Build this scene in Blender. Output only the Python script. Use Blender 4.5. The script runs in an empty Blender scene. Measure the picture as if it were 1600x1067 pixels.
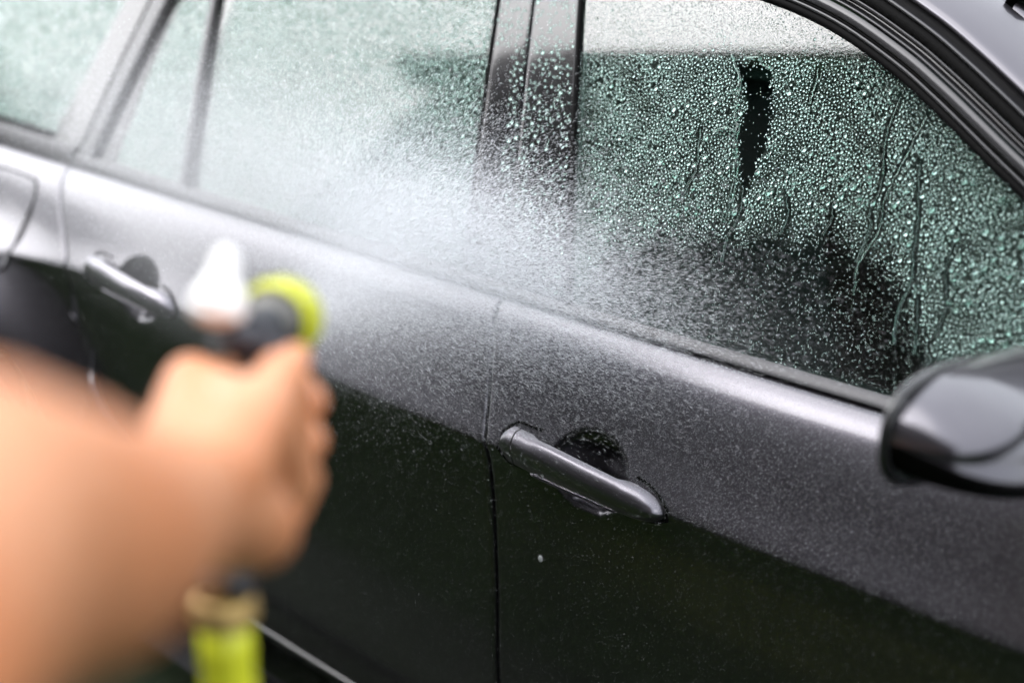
import bpy, bmesh, math, random
import numpy as np
from mathutils import Vector, Matrix
random.seed(7); rng = np.random.default_rng(7)
R = math.radians
S = bpy.context.scene
COL = S.collection

# ------------------------------------------------------------------ camera
A_, P_ = R(47.3), R(21.0)
hd = Vector((-math.cos(A_), math.sin(A_), 0)); rt = Vector((math.sin(A_), math.cos(A_), 0)); zz = Vector((0, 0, 1))
fw = hd * math.cos(P_) - zz * math.sin(P_); upv = hd * math.sin(P_) + zz * math.cos(P_)
cam_d = bpy.data.cameras.new('camera'); cam = bpy.data.objects.new('camera', cam_d); COL.objects.link(cam)
cam.matrix_world = Matrix(((rt.x, upv.x, -fw.x, 1.07), (rt.y, upv.y, -fw.y, -2.06), (rt.z, upv.z, -fw.z, 1.52), (0, 0, 0, 1)))
cam_d.sensor_width = 36; cam_d.lens = 50; cam_d.clip_start = .05; cam_d.clip_end = 900
cam_d.dof.use_dof = True; cam_d.dof.focus_distance = 1.64; cam_d.dof.aperture_fstop = 1.8
S.camera = cam

# ------------------------------------------------------------------ world: pale overcast sky
SUN_EL, SUN_AZ = R(50), R(-146)          # direction the light comes from
wd = bpy.data.worlds.new('World'); S.world = wd; wd.use_nodes = True
nt = wd.node_tree; nt.nodes.clear()
def wn(t, **k):
    n = nt.nodes.new(t)
    for a, b in k.items(): setattr(n, a, b)
    return n
sky = wn('ShaderNodeTexSky', sky_type='NISHITA', sun_disc=False, sun_elevation=SUN_EL, sun_rotation=R(90) - SUN_AZ, air_density=1.0, dust_density=3.0)
bw = wn('ShaderNodeRGBToBW'); nt.links.new(sky.outputs[0], bw.inputs[0])
tc = wn('ShaderNodeTexCoord'); no = wn('ShaderNodeTexNoise'); no.inputs['Scale'].default_value = 2.2; no.inputs['Detail'].default_value = 5
mp = wn('ShaderNodeMapping'); mp.inputs['Scale'].default_value = (1, 1, 2.5)
nt.links.new(tc.outputs['Generated'], mp.inputs[0]); nt.links.new(mp.outputs[0], no.inputs['Vector'])
rp = wn('ShaderNodeMapRange'); rp.inputs['From Min'].default_value = .3; rp.inputs['From Max'].default_value = .7
rp.inputs['To Min'].default_value = .98; rp.inputs['To Max'].default_value = 1.2
nt.links.new(no.outputs[0], rp.inputs[0])
sz = wn('ShaderNodeSeparateXYZ'); nt.links.new(tc.outputs['Generated'], sz.inputs[0])
zc_ = wn('ShaderNodeMath', operation='MAXIMUM'); zc_.inputs[1].default_value = 0; nt.links.new(sz.outputs[2], zc_.inputs[0])
ov = wn('ShaderNodeMath', operation='MULTIPLY_ADD'); ov.inputs[1].default_value = 4.2; ov.inputs[2].default_value = 1.4; nt.links.new(zc_.outputs[0], ov.inputs[0])   # CIE overcast sky
hb = wn('ShaderNodeMath', operation='MULTIPLY_ADD'); hb.inputs[1].default_value = .6; nt.links.new(bw.outputs[0], hb.inputs[0]); nt.links.new(ov.outputs[0], hb.inputs[2])
mu = wn('ShaderNodeMath', operation='MULTIPLY'); nt.links.new(hb.outputs[0], mu.inputs[0]); nt.links.new(rp.outputs[0], mu.inputs[1])
cc = wn('ShaderNodeCombineColor'); 
for i, k in enumerate((.97, .99, 1.04)):
    m_ = wn('ShaderNodeMath', operation='MULTIPLY'); m_.inputs[1].default_value = k; nt.links.new(mu.outputs[0], m_.inputs[0]); nt.links.new(m_.outputs[0], cc.inputs[i])
mx = wn('ShaderNodeMix', data_type='RGBA'); mx.inputs[0].default_value = .85
nt.links.new(sky.outputs[0], mx.inputs[6]); nt.links.new(cc.outputs[0], mx.inputs[7])
bg = wn('ShaderNodeBackground'); bg.inputs[1].default_value = .15; ow = wn('ShaderNodeOutputWorld')
nt.links.new(mx.outputs[2], bg.inputs[0]); nt.links.new(bg.outputs[0], ow.inputs[0])
sl = bpy.data.lights.new('sun', 'SUN'); sl.energy = .9; sl.angle = R(76); sl.color = (1, .96, .9)
so = bpy.data.objects.new('sun', sl); COL.objects.link(so)
sd = Vector((math.cos(SUN_EL) * math.cos(SUN_AZ), math.cos(SUN_EL) * math.sin(SUN_AZ), math.sin(SUN_EL)))
so.rotation_euler = sd.to_track_quat('Z', 'Y').to_euler()
S.view_settings.view_transform = 'Standard'; S.view_settings.look = 'None'; S.view_settings.gamma = 1
S.view_settings.exposure = 1.9
S.cycles.max_bounces = 10; S.cycles.transparent_max_bounces = 24; S.cycles.transmission_bounces = 10
S.cycles.caustics_refractive = False; S.cycles.caustics_reflective = False; S.cycles.sample_clamp_indirect = 8

# ------------------------------------------------------------------ materials
def mat(name, base=(.5, .5, .5), rough=.5, metal=0., coat=0., spec=.5, noise=None, bump=None, sub=0., trans=0., ior=1.5, sheen=0, coat_rough=.03):
    m = bpy.data.materials.new(name); m.use_nodes = True; t = m.node_tree; b = t.nodes['Principled BSDF']
    b.inputs['Base Color'].default_value = (*base, 1); b.inputs['Roughness'].default_value = rough; b.inputs['Metallic'].default_value = metal
    b.inputs['Coat Weight'].default_value = coat; b.inputs['Coat Roughness'].default_value = coat_rough; b.inputs['Coat IOR'].default_value = 1.4; b.inputs['Specular IOR Level'].default_value = spec
    b.inputs['Transmission Weight'].default_value = trans; b.inputs['IOR'].default_value = ior
    if sub: b.inputs['Subsurface Weight'].default_value = sub; b.inputs['Subsurface Radius'].default_value = (.02, .006, .003); b.inputs['Subsurface Scale'].default_value = 1
    if sheen: b.inputs['Sheen Weight'].default_value = sheen
    c = t.nodes.new('ShaderNodeTexCoord')
    if noise:
        sc, amp, col2 = noise
        n = t.nodes.new('ShaderNodeTexNoise'); n.inputs['Scale'].default_value = sc; n.inputs['Detail'].default_value = 6; n.inputs['Roughness'].default_value = .65
        t.links.new(c.outputs['Object'], n.inputs['Vector'])
        r_ = t.nodes.new('ShaderNodeMapRange'); r_.inputs['From Min'].default_value = .3; r_.inputs['From Max'].default_value = .7; r_.inputs['To Max'].default_value = amp
        t.links.new(n.outputs[0], r_.inputs[0])
        x = t.nodes.new('ShaderNodeMix'); x.data_type = 'RGBA'; x.inputs[6].default_value = (*base, 1); x.inputs[7].default_value = (*col2, 1)
        t.links.new(r_.outputs[0], x.inputs[0]); t.links.new(x.outputs[2], b.inputs['Base Color'])
    if bump:
        sc, st, di = bump
        n = t.nodes.new('ShaderNodeTexNoise'); n.inputs['Scale'].default_value = sc; n.inputs['Detail'].default_value = 4
        t.links.new(c.outputs['Object'], n.inputs['Vector'])
        bm_ = t.nodes.new('ShaderNodeBump'); bm_.inputs['Strength'].default_value = st; bm_.inputs['Distance'].default_value = di
        t.links.new(n.outputs[0], bm_.inputs['Height']); t.links.new(bm_.outputs[0], b.inputs['Normal'])
    return m

def wet(m, scale=330, strength=.5, dist=.0006, amount=.5, soft=True):
    """beads of water standing on a lacquered surface: a field of tiny domes on the clear coat"""
    t = m.node_tree; b = t.nodes['Principled BSDF']; c = t.nodes.new('ShaderNodeTexCoord')
    hs = []
    for sc, wgt in ((scale, 1.), (scale * 2.1, .5)):
        v = t.nodes.new('ShaderNodeTexVoronoi'); v.inputs['Scale'].default_value = sc; v.inputs['Randomness'].default_value = 1
        t.links.new(c.outputs['Object'], v.inputs['Vector'])
        sx = t.nodes.new('ShaderNodeSeparateColor'); t.links.new(v.outputs['Color'], sx.inputs[0])
        rr = t.nodes.new('ShaderNodeMath'); rr.operation = 'MULTIPLY_ADD'; rr.inputs[1].default_value = .75 * amount; rr.inputs[2].default_value = .05
        t.links.new(sx.outputs[0], rr.inputs[0])
        su = t.nodes.new('ShaderNodeMath'); su.operation = 'SUBTRACT'; su.use_clamp = True; t.links.new(rr.outputs[0], su.inputs[0]); t.links.new(v.outputs['Distance'], su.inputs[1])
        sq = t.nodes.new('ShaderNodeMath'); sq.operation = 'POWER'; sq.inputs[1].default_value = .6; t.links.new(su.outputs[0], sq.inputs[0])
        w_ = t.nodes.new('ShaderNodeMath'); w_.operation = 'MULTIPLY'; w_.inputs[1].default_value = wgt; t.links.new(sq.outputs[0], w_.inputs[0]); hs.append(w_)
    ad = t.nodes.new('ShaderNodeMath'); t.links.new(hs[0].outputs[0], ad.inputs[0]); t.links.new(hs[1].outputs[0], ad.inputs[1])
    bp = t.nodes.new('ShaderNodeBump'); bp.inputs['Strength'].default_value = strength; bp.inputs['Distance'].default_value = dist
    t.links.new(ad.outputs[0], bp.inputs['Height'])
    t.links.new(bp.outputs[0], b.inputs['Coat Normal'])
    return m

M = {}
M['paint'] = wet(mat('dark_grey_metallic_paint', (.062, .059, .069), .33, .93, 1.0, coat_rough=.10), 800, .18, .0003, .6)
M['paint_dry'] = mat('dark_grey_metallic_paint_smooth', (.066, .063, .073), .32, .93, 1.0, coat_rough=.06)
M['gloss_black'] = wet(mat('gloss_black_trim', (.012, .012, .013), .12, 0, 1.0, spec=.15), 400, .15, .0004, .4)
M['trim'] = mat('black_shadow_line_trim', (.03, .03, .032), .28, .3, .5, spec=.2, bump=(180, .12, .0006))
M['rubber'] = mat('black_rubber', (.003, .003, .003), .6, spec=.03, bump=(260, .5, .0006), noise=(300, .5, (.006, .006, .006)))
M['jamb'] = mat('dark_door_jamb', (.005, .005, .006), .7, spec=.1, noise=(40, .3, (.02, .02, .02)))
M['cloth'] = mat('dark_seat_cloth', (.02, .021, .022), .85, noise=(200, .6, (.05, .05, .05)), bump=(600, .5, .001))
M['plastic'] = mat('dark_interior_plastic', (.025, .026, .027), .5, noise=(60, .4, (.04, .04, .042)), bump=(400, .3, .0005))
M['headliner'] = mat('grey_headliner', (.38, .38, .36), .9, noise=(120, .5, (.3, .3, .29)))
M['belt'] = mat('pale_seat_belt', (.5, .52, .5), .8, bump=(900, .4, .0005))
M['tyre'] = mat('tyre_rubber', (.02, .02, .02), .8, noise=(60, .4, (.035, .035, .033)), bump=(200, .5, .002))
M['alloy'] = mat('silver_alloy', (.6, .6, .6), .3, 1.0, .4, noise=(30, .3, (.45, .45, .44)))
M['brake'] = mat('steel_brake_disc', (.3, .29, .28), .35, 1.0, noise=(60, .5, (.2, .17, .15)))
M['skin'] = mat('skin', (.52, .245, .125), .44, sub=.08, noise=(16, .9, (.46, .15, .05)), bump=(260, .25, .0008))
M['nail'] = mat('finger_nail', (.7, .42, .33), .3, noise=(60, .3, (.75, .5, .4)))
M['sleeve'] = mat('dark_plum_sleeve', (.03, .015, .035), .9, noise=(150, .5, (.05, .03, .055)), bump=(500, .5, .001))
M['trousers'] = mat('dark_blue_trousers', (.015, .018, .03), .9, spec=.1, noise=(120, .5, (.025, .028, .045)), bump=(500, .4, .001))
M['lime'] = mat('lime_yellow_plastic', (.48, .50, .02), .4, coat=.2, noise=(50, .3, (.40, .43, .015)))
M['lime_light'] = mat('bright_lime_connector_plastic', (.62, .64, .03), .4, coat=.2, noise=(50, .3, (.54, .57, .02)))
M['pipe'] = mat('olive_yellow_hose_pipe', (.22, .24, .02), .5, spec=.3, noise=(50, .3, (.18, .19, .015)))
M['white'] = mat('white_plastic', (.8, .8, .79), .35, noise=(40, .3, (.72, .72, .7)))
M['dark'] = mat('dark_grey_plastic', (.02, .022, .03), .45, noise=(60, .4, (.035, .035, .04)))
M['steelish'] = mat('brushed_grey_nozzle_metal', (.16, .155, .14), .45, .8, noise=(80, .5, (.10, .10, .09)))
M['brass'] = mat('tan_brass_coupling', (.62, .42, .16), .35, .6, noise=(60, .4, (.5, .33, .12)))
M['asphalt'] = mat('wet_dark_asphalt', (.006, .010, .004), .6, spec=.1, noise=(6, .8, (.010, .017, .006)), bump=(140, .6, .006))
M['lawn'] = mat('lawn_soil', (.008, .021, .003), .9, spec=.1, noise=(3, .9, (.020, .044, .006)), bump=(40, .9, .04))
M['grassb'] = mat('grass_blade', (.030, .072, .008), .7, spec=.1, noise=(2, .9, (.014, .038, .005)))
M['bark'] = mat('tree_bark', (.09, .07, .05), .9, noise=(9, .8, (.04, .03, .025)), bump=(30, .9, .03))
M['leaf'] = mat('tree_leaf', (.045, .085, .02), .55, noise=(1.4, .9, (.09, .12, .03)))
M['leafd'] = mat('hedge_leaf', (.022, .045, .012), .6, spec=.2, noise=(2, .9, (.04, .065, .018)))
M['timber'] = mat('dark_stained_timber', (.028, .026, .022), .8, spec=.2, noise=(5, .8, (.045, .04, .033)), bump=(30, .5, .01))
M['slate'] = mat('dark_roof_slate', (.05, .052, .056), .7, noise=(4, .8, (.09, .09, .092)), bump=(20, .4, .01))
M['frame'] = mat('white_window_frame', (.7, .7, .68), .5, noise=(10, .3, (.6, .6, .58)))
M['hwin'] = mat('dark_house_window', (.02, .022, .025), .05, noise=(1, .5, (.03, .035, .04)))
M['refl'] = mat('red_lamp_lens', (.4, .01, .01), .1, coat=1)
M['lamp'] = mat('clear_lamp_lens', (.5, .5, .52), .08, .3, 1)

def glass_mat(name, tint, gain=1.7, wet_s=0., low=1.0):
    m = bpy.data.materials.new(name); m.use_nodes = True; t = m.node_tree; t.nodes.clear()
    o = t.nodes.new('ShaderNodeOutputMaterial'); mixs = t.nodes.new('ShaderNodeMixShader')
    tr = t.nodes.new('ShaderNodeBsdfTransparent'); tr.inputs[0].default_value = (*tint, 1)
    gl = t.nodes.new('ShaderNodeBsdfGlossy'); gl.inputs['Roughness'].default_value = .01
    fr = t.nodes.new('ShaderNodeFresnel'); fr.inputs[0].default_value = 1.5
    ge = t.nodes.new('ShaderNodeNewGeometry')
    iv = t.nodes.new('ShaderNodeMath'); iv.operation = 'SUBTRACT'; iv.inputs[0].default_value = 1; t.links.new(ge.outputs['Backfacing'], iv.inputs[1])
    m1 = t.nodes.new('ShaderNodeMath'); m1.operation = 'MULTIPLY'; m1.inputs[1].default_value = gain; t.links.new(fr.outputs[0], m1.inputs[0]); m1.use_clamp = True
    m2 = t.nodes.new('ShaderNodeMath'); m2.operation = 'MULTIPLY'; t.links.new(m1.outputs[0], m2.inputs[0]); t.links.new(iv.outputs[0], m2.inputs[1])
    t.links.new(m2.outputs[0], mixs.inputs[0]); t.links.new(tr.outputs[0], mixs.inputs[1]); t.links.new(gl.outputs[0], mixs.inputs[2]); t.links.new(mixs.outputs[0], o.inputs[0])
    if wet_s:
        c = t.nodes.new('ShaderNodeTexCoord'); n = t.nodes.new('ShaderNodeTexNoise'); n.inputs['Scale'].default_value = 260; n.inputs['Detail'].default_value = 3
        t.links.new(c.outputs['Object'], n.inputs['Vector']); bp = t.nodes.new('ShaderNodeBump'); bp.inputs['Strength'].default_value = wet_s; bp.inputs['Distance'].default_value = .0006
        t.links.new(n.outputs[0], bp.inputs['Height']); t.links.new(bp.outputs[0], gl.inputs['Normal']); t.links.new(bp.outputs[0], fr.inputs['Normal'])
    return m
M['glass'] = glass_mat('green_tinted_glass', (.44, .545, .505), 1.9, .03)
M['glass_far'] = glass_mat('green_tinted_far_glass', (.72, .88, .82), 1.6)
M['windscreen'] = glass_mat('windscreen_glass', (.55, .68, .7), 2.0, .1)

# water standing on glass: refracts, with a little scatter
m = bpy.data.materials.new('water_drop'); m.use_nodes = True; t = m.node_tree; t.nodes.clear()
o = t.nodes.new('ShaderNodeOutputMaterial'); g_ = t.nodes.new('ShaderNodeBsdfGlass'); g_.inputs['IOR'].default_value = 1.33; g_.inputs['Roughness'].default_value = 0.12
g_.inputs[0].default_value = (.83, .92, .89, 1)
d_ = t.nodes.new('ShaderNodeBsdfTranslucent'); d_.inputs[0].default_value = (.72, .86, .81, 1); x_ = t.nodes.new('ShaderNodeMixShader'); x_.inputs[0].default_value = .07
t.links.new(g_.outputs[0], x_.inputs[1]); t.links.new(d_.outputs[0], x_.inputs[2]); t.links.new(x_.outputs[0], o.inputs[0]); M['drop'] = m
# airborne spray: white water
m = bpy.data.materials.new('water_spray'); m.use_nodes = True; t = m.node_tree; t.nodes.clear()
o = t.nodes.new('ShaderNodeOutputMaterial'); a = t.nodes.new('ShaderNodeBsdfDiffuse'); a.inputs[0].default_value = (.9, .92, .95, 1)
b = t.nodes.new('ShaderNodeBsdfTranslucent'); b.inputs[0].default_value = (.9, .92, .95, 1); c = t.nodes.new('ShaderNodeBsdfTransparent')
x1 = t.nodes.new('ShaderNodeMixShader'); x1.inputs[0].default_value = .5; x2 = t.nodes.new('ShaderNodeMixShader'); x2.inputs[0].default_value = .45
t.links.new(a.outputs[0], x1.inputs[1]); t.links.new(b.outputs[0], x1.inputs[2]); t.links.new(x1.outputs[0], x2.inputs[1]); t.links.new(c.outputs[0], x2.inputs[2]); t.links.new(x2.outputs[0], o.inputs[0])
M['spray'] = m

# ------------------------------------------------------------------ object helpers
def link(name, me, m, parent=None, smooth=True):
    o = bpy.data.objects.new(name, me); COL.objects.link(o)
    if m is not None: me.materials.append(m)
    if smooth and len(me.polygons): me.polygons.foreach_set('use_smooth', [True] * len(me.polygons))
    if parent: o.parent = parent
    return o
def mesh(name, v, f):
    me = bpy.data.meshes.new(name); me.from_pydata([tuple(p) for p in v], [], f); me.validate(); me.update(); return me
def thing(name, label, cat, group=None, loc=(0, 0, 0)):
    o = bpy.data.objects.new(name, None); COL.objects.link(o); o.location = loc; o['label'] = label; o['category'] = cat
    if group: o['group'] = group
    return o
def tag(o, label, cat, group=None, kind=None):
    o['label'] = label; o['category'] = cat
    if group: o['group'] = group
    if kind: o['kind'] = kind
    return o
def struct(o): o['kind'] = 'structure'; return o
def grid(name, P, m, parent=None, flip=False, smooth=True, close_u=False, close_v=False):
    """P: array rows x cols x 3"""
    P = np.asarray(P); r_, c_ = P.shape[:2]; v = P.reshape(-1, 3); f = []
    for i in range(r_ if close_u else r_ - 1):
        for j in range(c_ if close_v else c_ - 1):
            a, b, c, d = i * c_ + j, i * c_ + (j + 1) % c_, ((i + 1) % r_) * c_ + (j + 1) % c_, ((i + 1) % r_) * c_ + j
            f.append((d, c, b, a) if flip else (a, b, c, d))
    return link(name, mesh(name, v, f), m, parent, smooth)
def solid_grid(name, P, Q, m, parent=None, smooth=True):
    """closed slab between two grids of the same shape"""
    P = np.asarray(P); Q = np.asarray(Q); r_, c_ = P.shape[:2]; n = r_ * c_; v = np.concatenate([P.reshape(-1, 3), Q.reshape(-1, 3)]); f = []
    I = lambda i, j: i * c_ + j
    for i in range(r_ - 1):
        for j in range(c_ - 1):
            f.append((I(i, j), I(i, j + 1), I(i + 1, j + 1), I(i + 1, j))); f.append(tuple(n + k for k in (I(i, j), I(i + 1, j), I(i + 1, j + 1), I(i, j + 1))))
    ring = [I(0, j) for j in range(c_)] + [I(i, c_ - 1) for i in range(1, r_)] + [I(r_ - 1, j) for j in range(c_ - 2, -1, -1)] + [I(i, 0) for i in range(r_ - 2, 0, -1)]
    for a, b in zip(ring, ring[1:] + ring[:1]): f.append((b, a, n + a, n + b))
    o = link(name, mesh(name, v, f), m, parent, smooth)
    bm = bmesh.new(); bm.from_mesh(o.data); bmesh.ops.recalc_face_normals(bm, faces=bm.faces); bm.to_mesh(o.data); bm.free()
    if smooth: o.data.set_sharp_from_angle(angle=R(40))
    return o
def box(name, c, s, m, parent=None, bev=.01, rot=None):
    bm = bmesh.new(); bmesh.ops.create_cube(bm, size=1)
    bmesh.ops.scale(bm, vec=s, verts=bm.verts)
    if bev: bmesh.ops.bevel(bm, geom=bm.edges[:], offset=min(bev, min(s) * .45), segments=2, affect='EDGES', profile=.6)
    if rot is not None: bmesh.ops.rotate(bm, cent=(0, 0, 0), matrix=rot, verts=bm.verts)
    bmesh.ops.translate(bm, vec=c, verts=bm.verts)
    me = bpy.data.meshes.new(name); bm.to_mesh(me); bm.free()
    o = link(name, me, m, parent); me.set_sharp_from_angle(angle=R(35)); return o
def frame_of(d):
    d = Vector(d).normalized(); a = Vector((0, 0, 1)) if abs(d.z) < .9 else Vector((1, 0, 0)); u = d.cross(a).normalized(); return d, u, d.cross(u)
def tube(name, pts, rad, m, parent=None, seg=12, cap=True, flat=1.):
    pts = [Vector(p) for p in pts]; rad = rad if hasattr(rad, '__len__') else [rad] * len(pts); v = []; f = []
    _, u, w = frame_of(pts[1] - pts[0])
    for i, p in enumerate(pts):
        d = (pts[min(i + 1, len(pts) - 1)] - pts[max(i - 1, 0)]).normalized(); u = (u - d * u.dot(d)).normalized(); w = d.cross(u)
        for k in range(seg): t_ = 2 * math.pi * k / seg; v.append(p + (u * math.cos(t_) + w * math.sin(t_) * flat) * rad[i])
    for i in range(len(pts) - 1):
        for k in range(seg): f.append((i * seg + k, i * seg + (k + 1) % seg, (i + 1) * seg + (k + 1) % seg, (i + 1) * seg + k))
    if cap: f.append(tuple(range(seg))[::-1]); f.append(tuple((len(pts) - 1) * seg + k for k in range(seg)))
    o = link(name, mesh(name, v, f), m, parent); o.data.set_sharp_from_angle(angle=R(50)); return o
def lathe(name, o0, d, prof, m, parent=None, seg=28):
    """prof: list of (distance along d, radius)"""
    o0 = Vector(o0); d, u, w = frame_of(d)
    P = [[o0 + d * a + (u * math.cos(2 * math.pi * k / seg) + w * math.sin(2 * math.pi * k / seg)) * max(r_, 1e-4) for k in range(seg)] for a, r_ in prof]
    ob = grid(name, [[tuple(q) for q in row] for row in P], m, parent, close_v=True); ob.data.set_sharp_from_angle(angle=R(38)); return ob
def spline(pts, n):
    pts = np.array(pts, float); k = len(pts); out = []
    e = np.vstack([2 * pts[0] - pts[1], pts, 2 * pts[-1] - pts[-2]])
    for i in range(k - 1):
        p0, p1, p2, p3 = e[i:i + 4]
        for t_ in np.linspace(0, 1, n, endpoint=False): out.append(.5 * ((2 * p1) + (-p0 + p2) * t_ + (2 * p0 - 5 * p1 + 4 * p2 - p3) * t_ ** 2 + (-p0 + 3 * p1 - 3 * p2 + p3) * t_ ** 3))
    out.append(pts[-1]); return np.array(out)
def copies_mesh(name, tv, tf, pos, mats, m, parent=None, smooth=True):
    """one mesh of many copies of a template; mats: N x 3 x 3 (columns = axes)"""
    n = len(pos); k = len(tv); V = (np.einsum('nij,kj->nki', mats, tv) + pos[:, None, :]).reshape(-1, 3)
    lens = np.array([len(f) for f in tf]); flat = np.concatenate([np.array(f) for f in tf])
    L = (flat[None, :] + (np.arange(n) * k)[:, None]).reshape(-1)
    tot = np.tile(lens, n); st = np.concatenate([[0], np.cumsum(tot)[:-1]])
    me = bpy.data.meshes.new(name); me.vertices.add(len(V)); me.vertices.foreach_set('co', V.astype(np.float32).ravel())
    me.loops.add(len(L)); me.loops.foreach_set('vertex_index', L.astype(np.int32)); me.polygons.add(len(tot)); me.polygons.foreach_set('loop_start', st.astype(np.int32))
    me.update(calc_edges=True)
    if smooth: me.polygons.foreach_set('use_smooth', np.ones(len(tot), bool))
    else: me.polygons.foreach_set('use_smooth', np.zeros(len(tot), bool))
    o = bpy.data.objects.new(name, me); COL.objects.link(o); me.materials.append(m)
    if parent: o.parent = parent
    return o

# ------------------------------------------------------------------ ground and surroundings
def sheet(name, x0, x1, y0, y1, z, m, n=2):
    X = np.linspace(x0, x1, n); Y = np.linspace(y0, y1, n)
    return struct(grid(name, [[(x, y, z) for x in X] for y in Y], m, smooth=False))
sheet('ground', -400, 400, -400, 400, -.008, M['lawn'])
sheet('driveway', -9, 7, -1.25, 1.9, 0, M['asphalt'])

def leaves(name, centre, rad, n, size, m, parent, shell=.55, flat=1.):
    cs = rng.normal(size=(14, 3)); cs /= np.linalg.norm(cs, axis=1)[:, None]; cs *= rng.uniform(.25, .8, (14, 1))
    k = rng.integers(0, 14, n); p = cs[k] + rng.normal(size=(n, 3)) * .17
    pos = np.array(centre) + p * np.array(rad)
    q = rng.normal(size=(n, 3, 3)); u = q[:, 0] / np.linalg.norm(q[:, 0], axis=1)[:, None]
    v = np.cross(u, q[:, 1]); v /= np.linalg.norm(v, axis=1)[:, None]; w = np.cross(u, v)
    s = size * rng.uniform(.6, 1.3, (n, 1))
    mats = np.stack([u * s, v * s * .55, w * s], axis=2)
    tv = np.array([(-1, 0, 0), (0, -1, .12), (1, 0, 0), (0, 1, .12)], float)
    o = copies_mesh(name, tv, [(0, 1, 2), (0, 2, 3)], pos, mats, m, parent, False); return o
def tree(x, y, hgt, cr, label, n=5000):
    t_ = thing('broadleaf_tree', label, 'tree', 'trees around the driveway', (x, y, 0))
    tr = tube('trunk', [(0, 0, -.1), (.05, .03, hgt * .3), (-.05, .05, hgt * .6), (.02, 0, hgt * .9)], [.2, .15, .1, .03], M['bark'], t_, 10)
    for k in range(5):
        a = k * 1.3; z0 = hgt * (.35 + .08 * k)
        tube('limb', [(0, 0, z0), (math.cos(a) * cr * .4, math.sin(a) * cr * .4, z0 + hgt * .12), (math.cos(a) * cr * .75, math.sin(a) * cr * .75, z0 + hgt * .2)], [.07, .05, .015], M['bark'], t_, 7)
    leaves('crown', (0, 0, hgt * .68), (cr, cr, hgt * .38), n, .11, M['leaf'], t_)
tree(-17, -7.6, 6.6, 3.0, 'green tree farthest down the drive on the house side')
tree(-6.5, 9.5, 5.5, 2.6, 'green tree behind the car on the far lawn, near the rear end', 5000)
tree(-13.5, 6.0, 6.0, 2.8, 'broad tree at the far left behind the parked car')
tree(5.0, 10.5, 6.0, 2.8, 'tree on the far lawn in line with the bonnet')
def hedge(x0, x1, y, hgt, label, n):
    t_ = thing('clipped_hedge', label, 'hedge', None, ((x0 + x1) / 2, y, 0))
    w_ = (x1 - x0) / 2; p = np.stack([rng.uniform(-w_, w_, n), rng.normal(0, .22, n), rng.uniform(0, 1, n) ** .8 * hgt + .05 * np.sin(rng.uniform(0, 6, n))], 1)
    q = rng.normal(size=(n, 3, 3)); u = q[:, 0] / np.linalg.norm(q[:, 0], axis=1)[:, None]; v = np.cross(u, q[:, 1]); v /= np.linalg.norm(v, axis=1)[:, None]; w = np.cross(u, v)
    s = .06 * rng.uniform(.6, 1.4, (n, 1)); mats = np.stack([u * s, v * s * .6, w * s], axis=2)
    copies_mesh('foliage', np.array([(-1, 0, 0), (0, -1, .12), (1, 0, 0), (0, 1, .12)], float), [(0, 1, 2), (0, 2, 3)], p, mats, M['leafd'], t_, False)
    box('hedge_core', (0, 0, hgt * .45), (2 * w_ - .2, .3, hgt * .85), M['leafd'], t_, .05)
hedge(-16, 9, 6.2, 1.5, 'long clipped green hedge on the lawn behind the car', 16000)
hedge(-16, -6.9, -4.6, 1.25, 'low green hedge along the drive beside the timber house', 9000)
# grass tufts along the drive
n = 60000; gx = rng.uniform(-6, 4, n); gy = np.where(rng.random(n) < .85, rng.uniform(-3.9, -1.23, n), rng.uniform(1.85, 3.4, n))
q = rng.uniform(0, 2 * math.pi, n); hh = rng.uniform(.03, .09, n); cq, sq = np.cos(q), np.sin(q); z0 = np.zeros(n)
mats = np.stack([np.stack([cq * .004, sq * .004, z0], 1), np.stack([-sq * .02, cq * .02, z0], 1), np.stack([rng.normal(0, .02, n), rng.normal(0, .02, n), hh], 1)], 2)
tag(copies_mesh('grass', np.array([(-1, 0, 0), (1, 0, 0), (0, 0, 1)], float), [(0, 1, 2)], np.stack([gx, gy, z0 - .008], 1), mats, M['grassb'], None, False), 'short green grass growing along both edges of the drive', 'grass', kind='stuff')

# the timber house across the drive (seen mirrored in the wet car)
ho = thing('timber_house', 'dark timber house with a straight eave facing the car across the drive', 'house', None, (-2.0, -4.53, 0)); ho.rotation_euler = (0, 0, R(10))
HX, HH = 4.9, 5.52
box('wall', (0, -2.5, HH / 2), (2 * HX, 5, HH), M['timber'], ho, .02)
for k in range(25): box('cladding_board', (0, .012, .12 + k * .2), (2 * HX, .03, .17), M['timber'], ho, .006)
grid('roof', [[(-HX - .35, .35, HH + .02), (HX + .35, .35, HH + .02)], [(-HX - .35, -2.6, HH + 1.5), (HX + .35, -2.6, HH + 1.5)], [(-HX - .35, -5.4, HH + .02), (HX + .35, -5.4, HH + .02)]], M['slate'], ho, smooth=False)
box('eave_board', (0, .33, HH - .02), (2 * HX + .7, .04, .2), M['timber'], ho, .01)
box('soffit', (0, .17, HH - .1), (2 * HX + .6, .3, .02), M['timber'], ho, .004)
for x in (-3.2, 2.6):
    w_ = box('window', (x, .02, 1.55), (1.3, .06, 1.2), M['frame'], ho, .01); box('pane', (x, .055, 1.55), (1.14, .012, 1.04), M['hwin'], w_, .002)
d_ = box('door', (-.4, .04, 1.05), (.95, .06, 2.1), M['timber'], ho, .01); tube('handle', [(-.05, .08, 1.0), (-.05, .12, 1.0), (.05, .12, 1.0)], .01, M['steelish'], d_, 8)

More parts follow.
